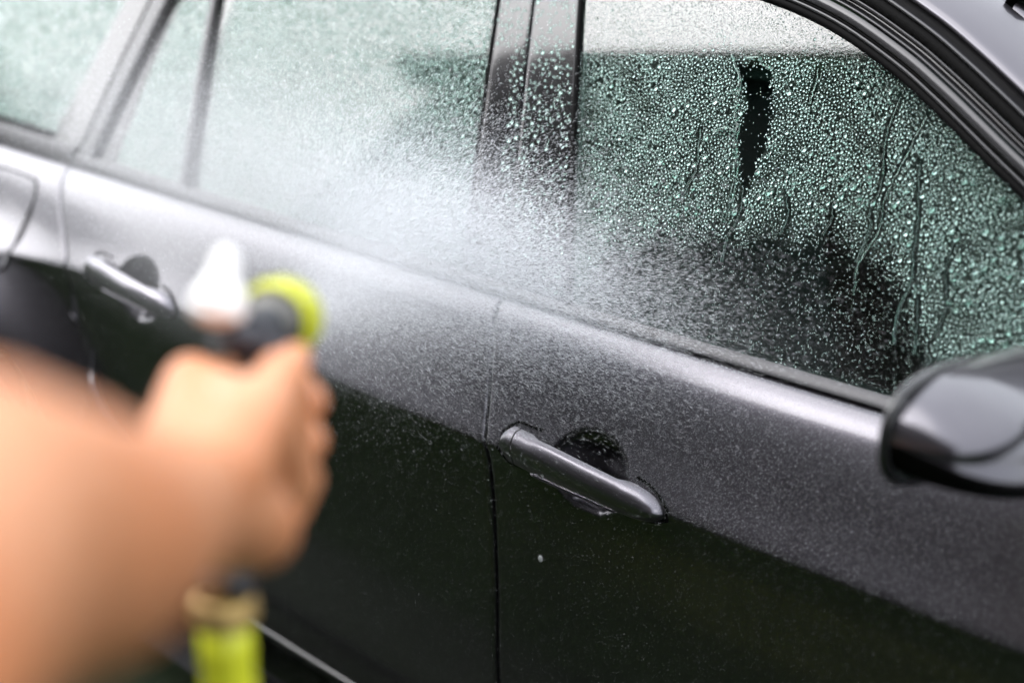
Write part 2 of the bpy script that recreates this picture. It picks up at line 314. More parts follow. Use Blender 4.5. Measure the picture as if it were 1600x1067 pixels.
# ------------------------------------------------------------------ THE CAR (x forward, y = -W is the near side, z up)
def W(x): return .905 - .012 * np.asarray(x) ** 2
def zc(x): x = np.asarray(x); return .770 + .014 * np.exp(-((x + .78) / .28) ** 2) - .01 * np.clip((-1.0 - x) / .4, 0, 1)
def zs(x): x = np.asarray(x); return .921 - .012 * (np.minimum(x + .1, 0) / 1.3) ** 2
UP = np.array([(0, 0), (.006, .002), (.014, .0065), (.03, .016), (.05, .0270), (.07, .0370), (.09, .0470), (.105, .0550), (.118, .0630), (.128, .0705), (.136, .0785), (.142, .0865), (.147, .0980)])
DN = np.array([(0, 0), (.006, .0012), (.02, .0045), (.05, .0085), (.10, .0125), (.18, .017), (.28, .024), (.38, .036), (.46, .052), (.54, .075), (.66, .11)])
ups = spline(UP, 6); dns = spline(DN, 6)
WH = ((-1.33, .325), (1.43, .325)); WR = .318
def flare(x, z):
    o_ = 0
    for cx, cz in WH:
        r_ = np.hypot(x - cx, z - cz); o_ = o_ + .100 * np.exp(-((r_ - .330) / .092) ** 2) * np.clip((z - .3) / .2, 0, 1)
    return o_
def inset(x, z):
    c_, s_ = zc(x), zs(x); u = (z - c_)
    up_ = np.interp(u / (s_ - c_) * .147, ups[:, 0], ups[:, 1]); dn_ = np.interp(-u, dns[:, 0], dns[:, 1])
    return np.where(u >= 0, up_, dn_)
BOWLS = [(.118, .778, .060, .047, .042), (-.824, .784, .064, .049, .042)]
def recess(x, z):
    d_ = 0
    for cx, cz, a_, b_, dp in BOWLS:
        q_ = np.hypot((x - cx) / a_, (z - cz) / b_); e = np.clip((1.0 - q_) / .10, 0, 1); e = e * e * (3 - 2 * e)
        d_ = d_ + e * (.010 + (dp - .010) * np.clip(1 - q_ ** 2, 0, 1))
    return d_
def side_pt(x, z, dep=0.): x = np.asarray(x, float); z = np.asarray(z, float); return np.stack([x, -(W(x) - inset(x, z) + flare(x, z) - recess(x, z) - dep), z], -1)
def curve(pts):
    p = spline(sorted(pts, key=lambda q: q[1]), 8); return lambda z: np.interp(z, p[:, 1], p[:, 0])
gapB = curve([(-.062, .2), (-.054, .395), (-.043, .523), (-.040, .622), (-.040, .707), (-.043, .768), (-.053, .798), (-.065, .832), (-.080, .874), (-.092, .900), (-.102, .921)])
gapR = curve([(-.80, .2), (-.86, .40), (-.90, .48), (-.947, .534), (-.976, .591), (-1.009, .652), (-1.029, .722), (-1.035, .776), (-1.062, .808), (-1.103, .852), (-1.136, .892), (-1.155, .921)])
gapF = lambda z: 1.03 + .0 * np.asarray(z)
ZB = .17
def panel(name, xl, xr, m, parent, zlow=ZB, nx=None, dense=None):
    """door or wing skin between two shut lines, its edges turned inwards"""
    tz_up = np.concatenate([np.linspace(0, 1, 46)]); tz_dn = np.linspace(1, 0, 110)[:-1]
    rows = [('d', t_, 0) for t_ in tz_dn] + [('u', t_, 0) for t_ in tz_up]
    rows = [('d', 1, .018), ('d', 1, .003)] + rows + [('u', 1, .004), ('u', 1, .02)]
    ends = [(0, .02), (0, .0045), (.0005, .0022), (.0015, .0007), (.003, 0)]
    out = []
    for kind, t_, dz in rows:
        zn = .770 - t_ * (.770 - ZB) if kind == 'd' else .770 + t_ * (.921 - .770)
        a, b = float(xl(zn)) + .0027, float(xr(zn)) - .0027
        xs = [(a + e, d_) for e, d_ in ends]; inn = np.linspace(a + .003, b - .003, nx or int(260))[1:-1]
        if dense is not None:
            inn = dense(a + .003, b - .003)[1:-1]
        xs += [(v, 0) for v in inn] + [(b - e, d_) for e, d_ in ends[::-1]]
        X = np.array([q_[0] for q_ in xs]); D = np.array([q_[1] for q_ in xs]) + dz
        lo = zlow(X) if callable(zlow) else zlow
        if callable(zlow) and kind == 'd':                       # the shut line is followed at the true height of the row
            for _ in range(8):
                Zt = zc(X) - t_ * (zc(X) - lo); k0 = (X - X[0]) / (X[-1] - X[0]); a2, b2 = float(xl(Zt[0])) + .0027, float(xr(Zt[-1])) - .0027
                X = X[0] * 0 + (a2 * .5 + X[0] * .5) + k0 * ((b2 * .5 + X[-1] * .5) - (a2 * .5 + X[0] * .5)); lo = zlow(X)
        Z = zc(X) - t_ * (zc(X) - lo) if kind == 'd' else zc(X) + t_ * (zs(X) - zc(X))
        out.append(side_pt(X, Z, D))
    return grid(name, out, m, parent)
def arch(X, base=.2):
    z_ = np.full_like(X, base)
    for cx, cz in WH:
        dx = np.abs(X - cx); z_ = np.where(dx < .352, np.maximum(z_, cz + np.sqrt(np.clip(.352 ** 2 - dx ** 2, 0, 1))), z_)
    return z_
def denser(c, w):
    def fn(a, b):
        base = np.linspace(a, b, 150); fine = np.linspace(c - w, c + w, 90); allx = np.concatenate([base[(base < c - w - .001) | (base > c + w + .001)], fine]); allx.sort()
        # keep the count constant for every row by resampling in a fixed parameter
        return np.interp(np.linspace(0, 1, 240), np.linspace(0, 1, len(allx)), allx)
    return fn
def fixed(c, w):
    def fn(a, b):
        s0 = np.linspace(a, c - w, 40)[:-1]; s1 = np.linspace(c - w, c + w, 100); s2 = np.linspace(c + w, b, 100)[1:]
        return np.concatenate([s0, s1, s2])
    return fn

car = thing('parked_car', 'wet dark grey metallic estate car being hosed down along its side', 'car')
fd = panel('front_door', gapB, gapF, M['paint'], car, dense=fixed(.126, .072))
rd = panel('rear_door', gapR, gapB, M['paint'], car, dense=lambda a, b: np.concatenate([np.linspace(a, max(-.895, a + .02), 24)[:-1], np.linspace(max(-.895, a + .02), max(-.745, a + .06), 90), np.linspace(max(-.745, a + .06), b, 110)[1:]]))
rq = panel('rear_wing', lambda z: -2.15 + 0 * z, gapR, M['paint'], car, zlow=arch, nx=190)
fe = panel('front_wing', gapF, lambda z: 2.15 + 0 * z, M['paint'], car, zlow=arch, nx=170)
# jamb behind the shut lines
Xs = np.linspace(-2.12, 2.12, 80)
rows = []
for t_ in np.linspace(0, 1, 16):
    Z = .15 + t_ * (zs(Xs) - .17); rows.append(np.stack([Xs, -(W(Xs) - inset(Xs, Z) - .06), np.maximum(Z, np.minimum(arch(Xs), .71))], -1))
inner = grid('inner_body', rows, M['jamb'], car)
# sill with its ledge
pr = [(.022, .166), (.018, .165), (.010, .161), (.008, .156), (.012, .145), (.02, .12), (.05, .10)]
Xq = np.linspace(-.95, 1.08, 50)
sill = grid('sill', [[(x, -(W(x) - .052 - a), z_) for x in Xq] for a, z_ in [(-q_[0], q_[1]) for q_ in pr]], M['jamb'], car)
tube('sill_glint_line', [tuple(side_pt(x, .192, -.0005)) for x in np.linspace(-.85, -.06, 30)], .0016, M['alloy'], rd, 6)  # bright metal line added on each door, standing for light on the sill ledge
tube('sill_glint_line', [tuple(side_pt(x, .192, -.0005)) for x in np.linspace(-.05, 1.02, 40)], .0016, M['alloy'], fd, 6)

# ---- greenhouse surface
def ginset(z): z = np.asarray(z, float); return .105 + np.maximum(z - .925, -.05) * .50 + .12 * np.maximum(z - .925, 0) ** 2
def g_pt(x, z, out=0.):
    x = np.asarray(x, float); z = np.asarray(z, float); return np.stack([x, -(W(x) - ginset(z) + out * .89), z + out * .45 * np.ones_like(z)], -1)
def g_n(x, z):
    s_ = .5 + .24 * max(z - .925, 0); n_ = np.array([-.024 * x, -1, s_ * 1.0]); return n_ / np.linalg.norm(n_)
lin = lambda a, b: (lambda z: a[0] + (b[0] - a[0]) * (np.asarray(z) - a[1]) / (b[1] - a[1]))
cBr = lin((-.147, 1.271), (-.012, .947)); cBs = lin((-.222, 1.265), (-.103, .924)); cBl = lin((-.284, 1.26), (-.182, .931))
cDr = lin((-.887, 1.208), (-.794, .934)); cDl = lin((-.920, 1.205), (-.836, .93)); cQl = lin((-1.011, 1.197), (-1.032, .93))
cBand = lin((-1.035, 1.195), (-1.104, .928)); cGap = lin((-1.083, 1.191), (-1.147, .929)); cRq = lin((-1.162, 1.184), (-1.245, .943))
ARC = [(-2.02, 1.21), (-1.8, 1.262), (-1.4, 1.292), (-.9, 1.307), (-.4, 1.314), (-.08, 1.312), (.04, 1.306), (.136, 1.295), (.228, 1.273), (.314, 1.24), (.37, 1.213), (.417, 1.188), (.461, 1.164), (.504, 1.141), (.60, 1.088), (.75, 1.008), (.90, .925)]
arc = spline(ARC, 6)
pk = int(np.argmax(arc[:, 1])); arc_z = lambda x: np.interp(x, arc[:, 0], arc[:, 1])
arc_x = lambda z: np.interp(-np.asarray(z), -arc[pk:, 1], arc[pk:, 0])
def strip(name, cl, cr, m, parent, z0=.915, z1=None, out=0., th=.012, edge=.0015, nz=40, nx=5):
    """pillar cover between two leaning lines: a slab whose edges are rounded over"""
    P = []; Q = []
    for t_ in np.linspace(0, 1, nz):
        a, b = None, None; zt = (z1 if z1 is not None else None)
        xm = float(cl(1.25) + cr(1.25)) / 2; top = zt if zt is not None else float(arc_z(xm)) + .004
        z_ = z0 + t_ * (top - z0); a, b = float(cl(z_)), float(cr(z_))
        e4 = min(.0045, (b - a) * .4); us = [0, e4 * .22, e4 * .55, e4]; X = [a + u for u in us] + list(np.linspace(a + e4, b - e4, nx)[1:-1]) + [b - u for u in us[::-1]]
        D = [-.003, -.0008, -.0001, 0] + [0.0001] * (nx - 2) + [0, -.0001, -.0008, -.003]
        P.append([g_pt(x, z_, out + d) for x, d in zip(X, D)]); Q.append([g_pt(x, z_, out - th) for x in X])
    return solid_grid(name, P, Q, m, parent)
def pane(name, cl, cr, m, parent, z0=.905, z1=None, out=-.004, nz=24, nx=16):
    P = []; Q = []
    for t_ in np.linspace(0, 1, nz):
        row = []; rq_ = []
        for s_ in np.linspace(0, 1, nx):
            # top follows the roof arc
            xt = float(cl(1.25)) * (1 - s_) + float(cr(1.25)) * s_ if z1 is None else 0
            top = (z1 if z1 is not None else float(arc_z(xt)) + .004); z_ = z0 + t_ * (top - z0)
            x = float(cl(z_)) * (1 - s_) + float(cr(z_)) * s_
            row.append(g_pt(x, z_, out)); rq_.append(g_pt(x, z_, out - .004))
        P.append(row); Q.append(rq_)
    return solid_grid(name, P, Q, m, parent)
strip('pillar_cover', cBs, cBr, M['gloss_black'], fd).name = 'pillar_cover'
s2_ = strip('pillar_cover', cBl, lambda z: cBs(z) - .004, M['gloss_black'], rd, out=-.0006)
strip('pillar_seal', lambda z: cBr(z) - .0005, lambda z: cBr(z) + .006, M['rubber'], fd, out=.002, nx=3)
strip('pillar_seal', lambda z: cBl(z) - .006, lambda z: cBl(z) + .0005, M['rubber'], rd, out=.001, nx=3)
strip('divider_seal', lambda z: cDl(z) + .018, cDr, M['rubber'], rd, out=.001, nx=3)
strip('window_divider', cDl, lambda z: cDl(z) + .0175, M['trim'], rd, out=.0005, nx=3)
strip('frame_seal', lambda z: cBand(z), lambda z: cBand(z) + .022, M['rubber'], rd, out=.001, nx=3)
strip('window_frame', lambda z: cGap(z) + .002, lambda z: cBand(z) - .0005, M['trim'], rd, out=.001)
strip('inner_frame', lambda z: cBand(z) + .0225, lambda z: np.maximum(cQl(z), cBand(z) + .028), M['trim'], rd, out=-.003, nx=4)
strip('rear_pillar', cRq, lambda z: cGap(z) - .002, M['gloss_black'], car, out=0)
strip('pillar_backing', lambda z: cBl(z) + .004, lambda z: cBr(z) - .004, M['jamb'], car, out=-.0165, th=.004)
gf = pane('front_window', lambda z: cBr(z) + .002, lambda z: arc_x(z) + .004, M['glass'], fd, z1=1.3105, nz=110, nx=150)
gr = pane('rear_window', cDr, lambda z: cBl(z) - .002, M['glass'], rd, nx=20)
gq = pane('quarter_light', cQl, cDl, M['glass'], rd)
gw = pane('rear_side_window', lambda z: -1.98 + 0 * z, cRq, M['glass'], car, z1=1.25)
# belt weatherstrip, one length to each panel
def belt(name, x0, x1, parent, zt=.9345, m='belt_trim'):
    X = np.linspace(x0, x1, 50); rows = []
    for k, (f_, i_) in enumerate([(-.15, .104), (0.04, .1015), (.12, .0990), (.25, .0985), (.5, .0995), (.8, .1025), (.95, .1055), (1.0, .109), (.9, .115)]):
        Z = zs(X) + .0015 + f_ * (zt - zs(X) - .0015); rows.append(np.stack([X, -(W(X) - i_ - f_ * .004), Z], -1))
    return grid(name, rows, M[m], parent)
M['belt_trim'] = mat('satin_belt_strip', (.045, .044, .047), .5, spec=.35, noise=(200, .5, (.07, .068, .072)), bump=(300, .2, .0005))
belt('belt_trim', -.099, .93, fd); belt('belt_trim', -1.150, -.105, rd, .936); belt('belt_trim', -2.0, -1.156, rq, .945)
strip('window_foot_seal', lambda z: -1.98 + 0 * z, cRq, M['rubber'], car, z0=.935, z1=.956, out=.0005, nz=5, nx=30)

# ---- frame, gutter and A-pillar swept along the roof arc. profile: (offset outward in the plane, height), parts split by material
d1 = np.gradient(arc, axis=0); d1 /= np.linalg.norm(d1, axis=1)[:, None]; on = np.stack([-d1[:, 1], d1[:, 0]], 1)   # outward = up/forward
def sweep(name, prof, m, parent, s0=0, s1=None, jag=0.):
    rows = []; sub = arc[s0:s1]; nn = on[s0:s1]
    if jag:
        t_ = np.linspace(0, 1, len(sub)); td = np.linspace(0, 1, len(sub) * 6); sub = np.stack([np.interp(td, t_, sub[:, i]) for i in (0, 1)], 1); nn = np.stack([np.interp(td, t_, nn[:, i]) for i in (0, 1)], 1)
    for k, (o_, h_) in enumerate(prof):
        j = rng.normal(0, jag, len(sub)) if jag and k in (0, len(prof) - 1) else 0
        X = sub[:, 0] + nn[:, 0] * (o_ + j); Z = sub[:, 1] + nn[:, 1] * (o_ + j) * .91
        base = g_pt(X, np.minimum(Z, 9)); N_ = np.stack([0 * X, -.89 + 0 * X, .45 + 0 * X], -1); rows.append(base + N_ * h_)
    return grid(name, rows, m, parent, flip=True)
K = .78
def sw(name, prof, m, parent, jag=0., **k): return sweep(name, [(a * K, b) for a, b in prof], m, parent, jag=jag, **k)
sw('glass_run_seal', [(-.004, -.006), (-.003, .001), (.001, .0025), (.006, .002), (.0075, -.004)], M['rubber'], fd)
sw('frame_lip', [(.007, -.003), (.0075, .0025), (.010, .0035), (.0125, .0028), (.013, -.003)], M['trim'], fd)
sw('frame_rubber', [(.0125, -.002), (.0135, .001), (.016, .001), (.0175, -.002)], M['rubber'], fd, jag=.0005)
sw('window_frame', [(.017, -.004), (.0175, .003), (.020, .0045), (.025, .0048), (.0300, .0040), (.0315, .0030), (.0318, -.003)], M['trim'], fd)
sw('frame_edge', [(.0335, -.003), (.0340, .0028), (.0358, .0030), (.0375, .0020), (.0378, -.004)], M['trim'], fd)
sw('door_channel', [(.0372, -.004), (.041, -.007), (.046, -.006)], M['gloss_black'], car)
sw('gutter_lip', [(.0455, -.006), (.046, .001), (.0475, .0022), (.0495, .0018), (.050, -.003)], M['trim'], car)
sw('gutter_seal', [(.050, -.001), (.053, .0025), (.060, .0035), (.066, .002), (.068, -.002)], M['rubber'], car, jag=.0006)
sw('gutter_trim', [(.0675, -.003), (.068, .003), (.070, .0042), (.0725, .0035), (.0735, -.003)], M['trim'], car)
sw('gutter_gap', [(.0735, -.004), (.078, -.009), (.086, -.009), (.0875, -.004)], M['jamb'], car)
APR = [(.0870, -.012), (.0872, -.003), (.089, -.0005), (.093, -.001), (.103, -.006), (.116, -.0145), (.130, -.0250), (.142, -.036), (.152, -.046), (.160, -.056)]
ap = sw('roof_rail', APR, M['paint_dry'], car)
# windscreen moulding, windscreen and roof hang between this edge and its mirror image
EX = arc[:, 0] + on[:, 0] * .160 * K; EZ = arc[:, 1] + on[:, 1] * .160 * K * .91; edge = g_pt(EX, EZ) + np.array([0, -.89, .45]) * -.056
hx = int(np.argmin(np.abs(EX - .385)))
def across(name, idx, m, parent, crown, fwd_=0., n=25, inset_=0.):
    rows = []
    for i in idx:
        e = edge[i]; Y = np.linspace(e[1] + inset_, -e[1] - inset_, n); q_ = 1 - (Y / e[1]) ** 2; rows.append(np.stack([e[0] + fwd_ * q_, Y, e[2] + crown * q_], -1))
    return grid(name, rows, m, parent, flip=True)
across('roof', list(range(0, hx + 1)), M['paint_dry'], car, .075, .05)
ws = across('windscreen', list(range(hx + 1, len(edge))), M['windscreen'], car, .05, .10, inset_=.02)
rows = []
for i in range(hx + 1, len(edge)):
    e = edge[i]; rows.append([(e[0] + .001, e[1] + a_, e[2] + b_) for a_, b_ in [(-.002, .000), (.003, .0045), (.012, .0065), (.020, .0062), (.024, .003)]])
grid('screen_moulding', rows, M['paint_dry'], ws)
e = edge[hx]; Y = np.linspace(e[1], -e[1], 25); q_ = 1 - (Y / e[1]) ** 2
rows = [np.stack([e[0] + a_ + .05 * q_ + .002, Y, e[2] + b_ + .075 * q_], -1) for a_, b_ in [(-.002, -.002), (0, .006), (.008, .008), (.022, .004), (.028, -.004)]]
grid('screen_header_seal', rows, M['rubber'], car)

# ---- door handles: bowed grip over the bowl, capped lock end
def handle(x0, x1, z0, z1, parent, cap=.115):
    L = x1 - x0; n = 70
    def sect(s_, scale=1.):
        x = x0 + L * s_; zc_ = z0 + (z1 - z0) * s_ + .0045 * math.sin(math.pi * s_)
        base = float(W(x)) - float(inset(x, zc_)) + 0.0
        hh = .0228 * (min(1, (s_ / .07)) ** .5 if s_ < .07 else 1) * (1 if s_ < .35 else 1 - .22 * (s_ - .35) / .65)
        if s_ > .84: hh *= math.sqrt(max(1 - ((s_ - .84) / .16) ** 2, .0)) * .9 + .1 * (1 - (s_ - .84) / .16)
        bow = .011 + .014 * math.sin(math.pi * min(1, max(0, s_ * .96 + .02))) ** .7
        if s_ < .03: bow *= (s_ / .03) ** .5
        if s_ > .93: bow *= math.sqrt(max(1 - ((s_ - .93) / .07) ** 2, 0.02))
        mid = .20 < s_ < .80; f_ = min(1, max(0, min(s_ - .20, .80 - s_) / .05)); back = -.004 + f_ * (bow - .012 + .004)
        pts = []
        for k in range(20):
            a = 2 * math.pi * k / 20; cy, cz_ = math.cos(a), math.sin(a)
            e_ = .28; y_ = math.copysign(abs(cy) ** e_, cy); w_ = math.copysign(abs(cz_) ** .6, cz_)
            # crisp upper shoulder on the outer face
            yo = (bow + back) / 2 + (bow - back) / 2 * y_; yo -= .009 * max(0, w_) ** 2.2 if y_ > 0 else 0; yo -= .007 * max(0, -w_) if y_ > 0 else 0
            pts.append((x, -(base + yo), zc_ + hh * w_ * scale))
        return pts
    def body(name, sa, sb, par):
        ss = list(np.linspace(sa, sb, n)); P = [sect(s_) for s_ in ss]; v = [p for row in P for p in row]; f = []
        for i in range(n - 1):
            for k in range(20): f.append((i * 20 + k, i * 20 + (k + 1) % 20, (i + 1) * 20 + (k + 1) % 20, (i + 1) * 20 + k))
        f.append(tuple(range(20))[::-1]); f.append(tuple((n - 1) * 20 + k for k in range(20)))
        o_ = link(name, mesh(name, v, f), M['paint_h'], par); o_.data.set_sharp_from_angle(angle=R(55))
        bm = bmesh.new(); bm.from_mesh(o_.data); bmesh.ops.recalc_face_normals(bm, faces=bm.faces); bm.to_mesh(o_.data); bm.free(); return o_
    body('handle_cap', .004, cap - .004, parent); body('door_handle', cap + .004, .998, parent)
    # rubber gasket round its foot
    for a, b in ((0.0, .22), (.80, 1.0)):
        pts_ = []
        lo, hi = [], []
        for s_ in np.linspace(a, b, 16):
            x = x0 + L * s_; z_ = z0 + (z1 - z0) * s_ + .0045 * math.sin(math.pi * s_); P = sect(min(max(s_, .01), .99)); zt = max(p[2] for p in P) + .0022; zb = min(p[2] for p in P) - .0022
            hi.append(side_pt(x + (.002 if b == 1 else -.002), zt, -.0014)); lo.append(side_pt(x + (.002 if b == 1 else -.002), zb, -.0014))
        loop = (hi + lo[::-1]) if b == 1.0 else (hi[::-1] + lo)
        tube('handle_gasket', [tuple(p) for p in loop], .0022, M['rubber'], parent, 6)
M['paint_h'] = wet(mat('dark_grey_handle_paint', (.105, .100, .115), .32, .93, 1.0, coat_rough=.06), 260, .25, .0005, .4)
handle(-.016, .236, .781, .769, fd); handle(-.966, -.705, .793, .780, rd)

# ---- fuel flap: panel proud of a dark joint
def rrect(cx, cz, a, b, r_, n=8):
    out = []
    for (sx, sz, st) in ((1, 1, 0), (-1, 1, 90), (-1, -1, 180), (1, -1, 270)):
        for k in range(n + 1): t_ = R(st + 90 * k / n); out.append((cx + sx * (a - r_) + r_ * math.cos(t_), cz + sz * (b - r_) + r_ * math.sin(t_)))
    return out
fl = rrect(-1.290, .808, .088, .076, .03)
tube('flap_joint', [tuple(side_pt(x, z_, -.0004)) for x, z_ in fl + fl[:2]], .0022, M['rubber'], rq, 6)
FU = np.linspace(-1, 1, 22)
P = [[side_pt(-1.290 + .0855 * u * min(1, 1.0), .808 + .0735 * v * (1 if abs(u) < .66 else math.sqrt(max(0, 1 - ((abs(u) - .66) / .34) ** 2)) * .39 + .61), -.0014) for u in FU] for v in FU]
grid('fuel_flap', P, M['paint'], rq)

# ---- mirror
mr = bpy.data.objects.new('door_mirror', None)
def mirror_shape(name, u0, u1, v0, v1, m, parent, off=0., nu=40, nv=40):
    """front shell: u runs from outboard end (0) to inboard (1), v round the section from rear-top (0) over the front to rear-bottom (1)"""
    P = []
    for u in np.linspace(u0, u1, nu):
        y = -1.1081 + u * .225; e = math.sqrt(max(1 - (1 - min(u / .527, 1)) ** 2.218, 0)) if u < .527 else 1
        hgt = (.0486 + .0045 * u) * e ** .957; dep = (.100 * e ** .8 + .012) * (1 - .1 * u); row = []
        zm = 1.0424 - .0348 * u
        for v in np.linspace(v0, v1, nv):
            a = math.pi * (v); ca, sa = math.cos(a), math.sin(a)
            zz_ = zm + math.copysign(abs(ca) ** .75, ca) * (hgt + off); xx = .5968 + abs(sa) ** .85 * (dep + off) * (1 - .378 * ca) * .9
            # the cap folds along a character line that climbs inboard
            fold = .30 - .0 * u; ln = .47 - .25 * u; t_ = v - ln
            if t_ > 0: xx -= .012 * min(1, t_ / .06) * math.exp(-((t_) / .30) ** 2) * e
            row.append((xx, y, zz_))
        P.append(row)
    return grid(name, P, m, parent, flip=True)
hs = mirror_shape('mirror_cap', .0, 1, 0.0, .60, M['paint_dry'], fd); 
mirror_shape('mirror_underside', .0, 1, .60, 1.0, M['rubber'], fd, nv=14)
# black rim and glass facing back
rim = []
for k in range(49):
    a = 2 * math.pi * k / 48; c_, s_ = math.cos(a), math.sin(a); sp = lambda q, p: math.copysign(abs(q) ** p, q); ry = -.9956 + sp(c_, .7) * .1125; rim.append((.593, ry, 1.0424 - .0348 * (ry + 1.1081) / .225 + sp(s_, .75) * .0495))
tube('mirror_rim', rim, .0050, M['gloss_black'], fd, 10, False)
P = [[(.588, -.9956 + (p[1] + .9956) * q, 1.025 + (p[2] - 1.025) * q) for p in rim] for q in (.02, .5, .97)]
grid('mirror_glass', P, mat('mirror_silver', (.85, .86, .87), .02, 1.0), fd)
tube('mirror_stalk', [(.632, -.915, 1.005), (.655, -.865, .985), (.685, -.80, .972)], [.028, .026, .034], M['gloss_black'], fd, 16, flat=.55)
pane('mirror_sail', lambda z: arc_x(z) - .10, lambda z: arc_x(z) + .004, M['gloss_black'], fd, z0=.925, z1=1.0, out=.001)

# ---- far side: mirrored copies of every near-side skin and window (share meshes)
def mirror_copy(o, parent=None, skip=()):
    if any(o.name.startswith(s_) for s_ in skip): return
    c_ = o.copy(); COL.objects.link(c_); c_.parent = parent
    if parent is car: c_.scale = (1, -1, 1)
    for ch in list(o.children): mirror_copy(ch, c_, skip)
for o_ in list(car.children):
    if o_.name.split('.')[0] in ('roof', 'windscreen', 'screen_header_seal'): continue
    mirror_copy(o_, car)

# ---- bonnet, nose, tail (beyond the picture)
yb = lambda x: float(W(x)) - .11
XS = np.linspace(.95, 2.15, 20)
grid('bonnet', [[(x, y_ * yb(x), float(zs(x)) + .055 - .02 * abs(y_) ** 3 * 2.5 - .22 * max(0, (x - 1.2)) ** 2 * .45) for y_ in np.linspace(-1, 1, 21)] for x in XS], M['paint_dry'], car, flip=True)
def nose(name, sgn, m):
    P = []
    for t_ in np.linspace(0, 1, 14):
        z_ = .18 + t_ * (.70 if sgn > 0 else .74); b_ = .22 * math.sin(math.pi * min(1, .15 + t_ * .8)) ** .6
        P.append([(sgn * (2.14 + b_ * (1 - abs(s_) ** 3.2)), s_ * .845, z_) for s_ in np.linspace(-1, 1, 25)])
    return grid(name, P, m, car, flip=sgn < 0)
nf = nose('front_bumper', 1, M['paint_dry']); nr = nose('rear_bumper', -1, M['paint_dry'])
for s_ in (-1, 1):
    box('headlight', (2.23, s_ * .60, .68), (.14, .34, .13), M['lamp'], car, .05); box('tail_light', (-2.22, s_ * .64, .80), (.12, .30, .13), M['refl'], car, .04)
    tube('radiator_grille', [(2.35, s_ * .10 - .07, .60), (2.35, s_ * .10 + .07, .60)], .06, M['jamb'], car, 14)
rows = [[(-2.02 - .26 * t_ ** .7, s_ * (.56 + .24 * t_), 1.285 - .40 * t_ + .05 * (1 - s_ * s_) * (1 - t_)) for s_ in np.linspace(-1, 1, 15)] for t_ in np.linspace(0, 1, 10)]
grid('tailgate', rows, M['gloss_black'], car)
for s_ in (-1, 1):
    crn = []
    for t_ in np.linspace(0, 1, 12):
        z_ = 1.285 - .40 * t_; a_ = g_pt(-1.965, max(z_, .90), .001); a_[1] *= -s_; b_ = np.array([-2.02 - .26 * t_ ** .7, s_ * (.56 + .24 * t_), z_]); mid_ = (a_ + b_) / 2 + np.array([-.02, s_ * .02, 0]); crn.append([a_, (a_ + mid_) / 2 + np.array([0, s_ * .006, 0]), mid_, (b_ + mid_) / 2, b_])
    grid('rear_corner', crn, M['paint_dry'], car, flip=s_ > 0)

# ---- wheels
def wheel(cx, sy):
    e_ = bpy.data.objects.new('wheel', None); COL.objects.link(e_); e_.parent = car; e_.location = (cx, sy * .775, .318)
    def ring(name, prof, m):
        P = [[(r_ * math.cos(a), sy * y_, r_ * math.sin(a)) for a in np.linspace(0, 2 * math.pi, 49)[:-1]] for r_, y_ in prof]; return grid(name, P, m, e_, close_v=True)
    ring('tyre', [(.215, .09), (.222, .105), (.25, .112), (.29, .108), (.308, .098), (.3155, .085), (.3155, -.085), (.30, -.10), (.22, -.10)], M['tyre'])
    ring('rim', [(.205, -.09), (.208, .07), (.218, .098), (.222, .100), (.214, .088), (.204, .075)], M['alloy'])
    ring('brake_disc', [(.05, .0), (.155, .0), (.155, -.02)], M['brake'])
    ring('hub', [(.001, .075), (.03, .075), (.045, .066), (.055, .04)], M['alloy'])
    for k in range(10):
        a = 2 * math.pi * (k // 2) / 5 + (.13 if k % 2 else -.13); ux, uz = math.cos(a), math.sin(a); px, pz = -uz, ux
        v = []
        for r_, w_, y_ in ((.035, .014, .07), (.12, .011, .078), (.209, .014, .088)):
            for (sw_, dy) in ((-1, 0), (1, 0), (1, -.02), (-1, -.02)): v.append((r_ * ux + sw_ * w_ * px, sy * (y_ + dy), r_ * uz + sw_ * w_ * pz))
        f = []
        for i in (0, 1):
            for j in range(4): f.append((i * 4 + j, i * 4 + (j + 1) % 4, i * 4 + 4 + (j + 1) % 4, i * 4 + 4 + j))
        link('spoke', mesh('spoke', v, f), M['alloy'], e_, False)
for cx, _ in WH:
    for sy in (-1, 1): wheel(cx, sy)

# ---- cabin
box('cabin_floor', (.0, 0, .33), (3.3, 1.5, .06), M['plastic'], car, .02)
box('load_floor', (-1.55, 0, .62), (.9, 1.35, .05), M['cloth'], car, .02)
def seat_(x, y, w=.5):
    e_ = bpy.data.objects.new('seat', None); COL.objects.link(e_); e_.parent = car; e_.location = (x, y, 0)
    box('cushion', (0, 0, .50), (.52, w, .17), M['cloth'], e_, .06)
    box('backrest', (-.30, 0, .80), (.14, w, .62), M['cloth'], e_, .06, Matrix.Rotation(R(-12), 3, 'Y'))
    for dy in ([0] if w < 1 else [-.4, .4]):
        box('headrest', (-.385, dy, 1.145), (.10, .26, .17), M['cloth'], e_, .045)
        for k in (-.06, .06): tube('headrest_post', [(-.37, dy + k, 1.02), (-.385, dy + k, 1.10)], .006, M['steelish'], e_, 8)
seat_(.22, -.37); seat_(.22, .37); seat_(-.62, 0, 1.28)
box('dashboard', (.92, 0, .80), (.36, 1.42, .22), M['plastic'], car, .08)
st = bpy.data.objects.new('steering_wheel', None); COL.objects.link(st); st.parent = car; st.location = (.66, .37, .84); st.rotation_euler = (0, R(-65), 0)
tube('wheel_rim', [(.18 * math.cos(a), .18 * math.sin(a), 0) for a in np.linspace(0, 2 * math.pi, 33)], .014, M['plastic'], st, 10, False)
box('wheel_hub', (0, 0, 0), (.12, .16, .04), M['plastic'], st, .02)
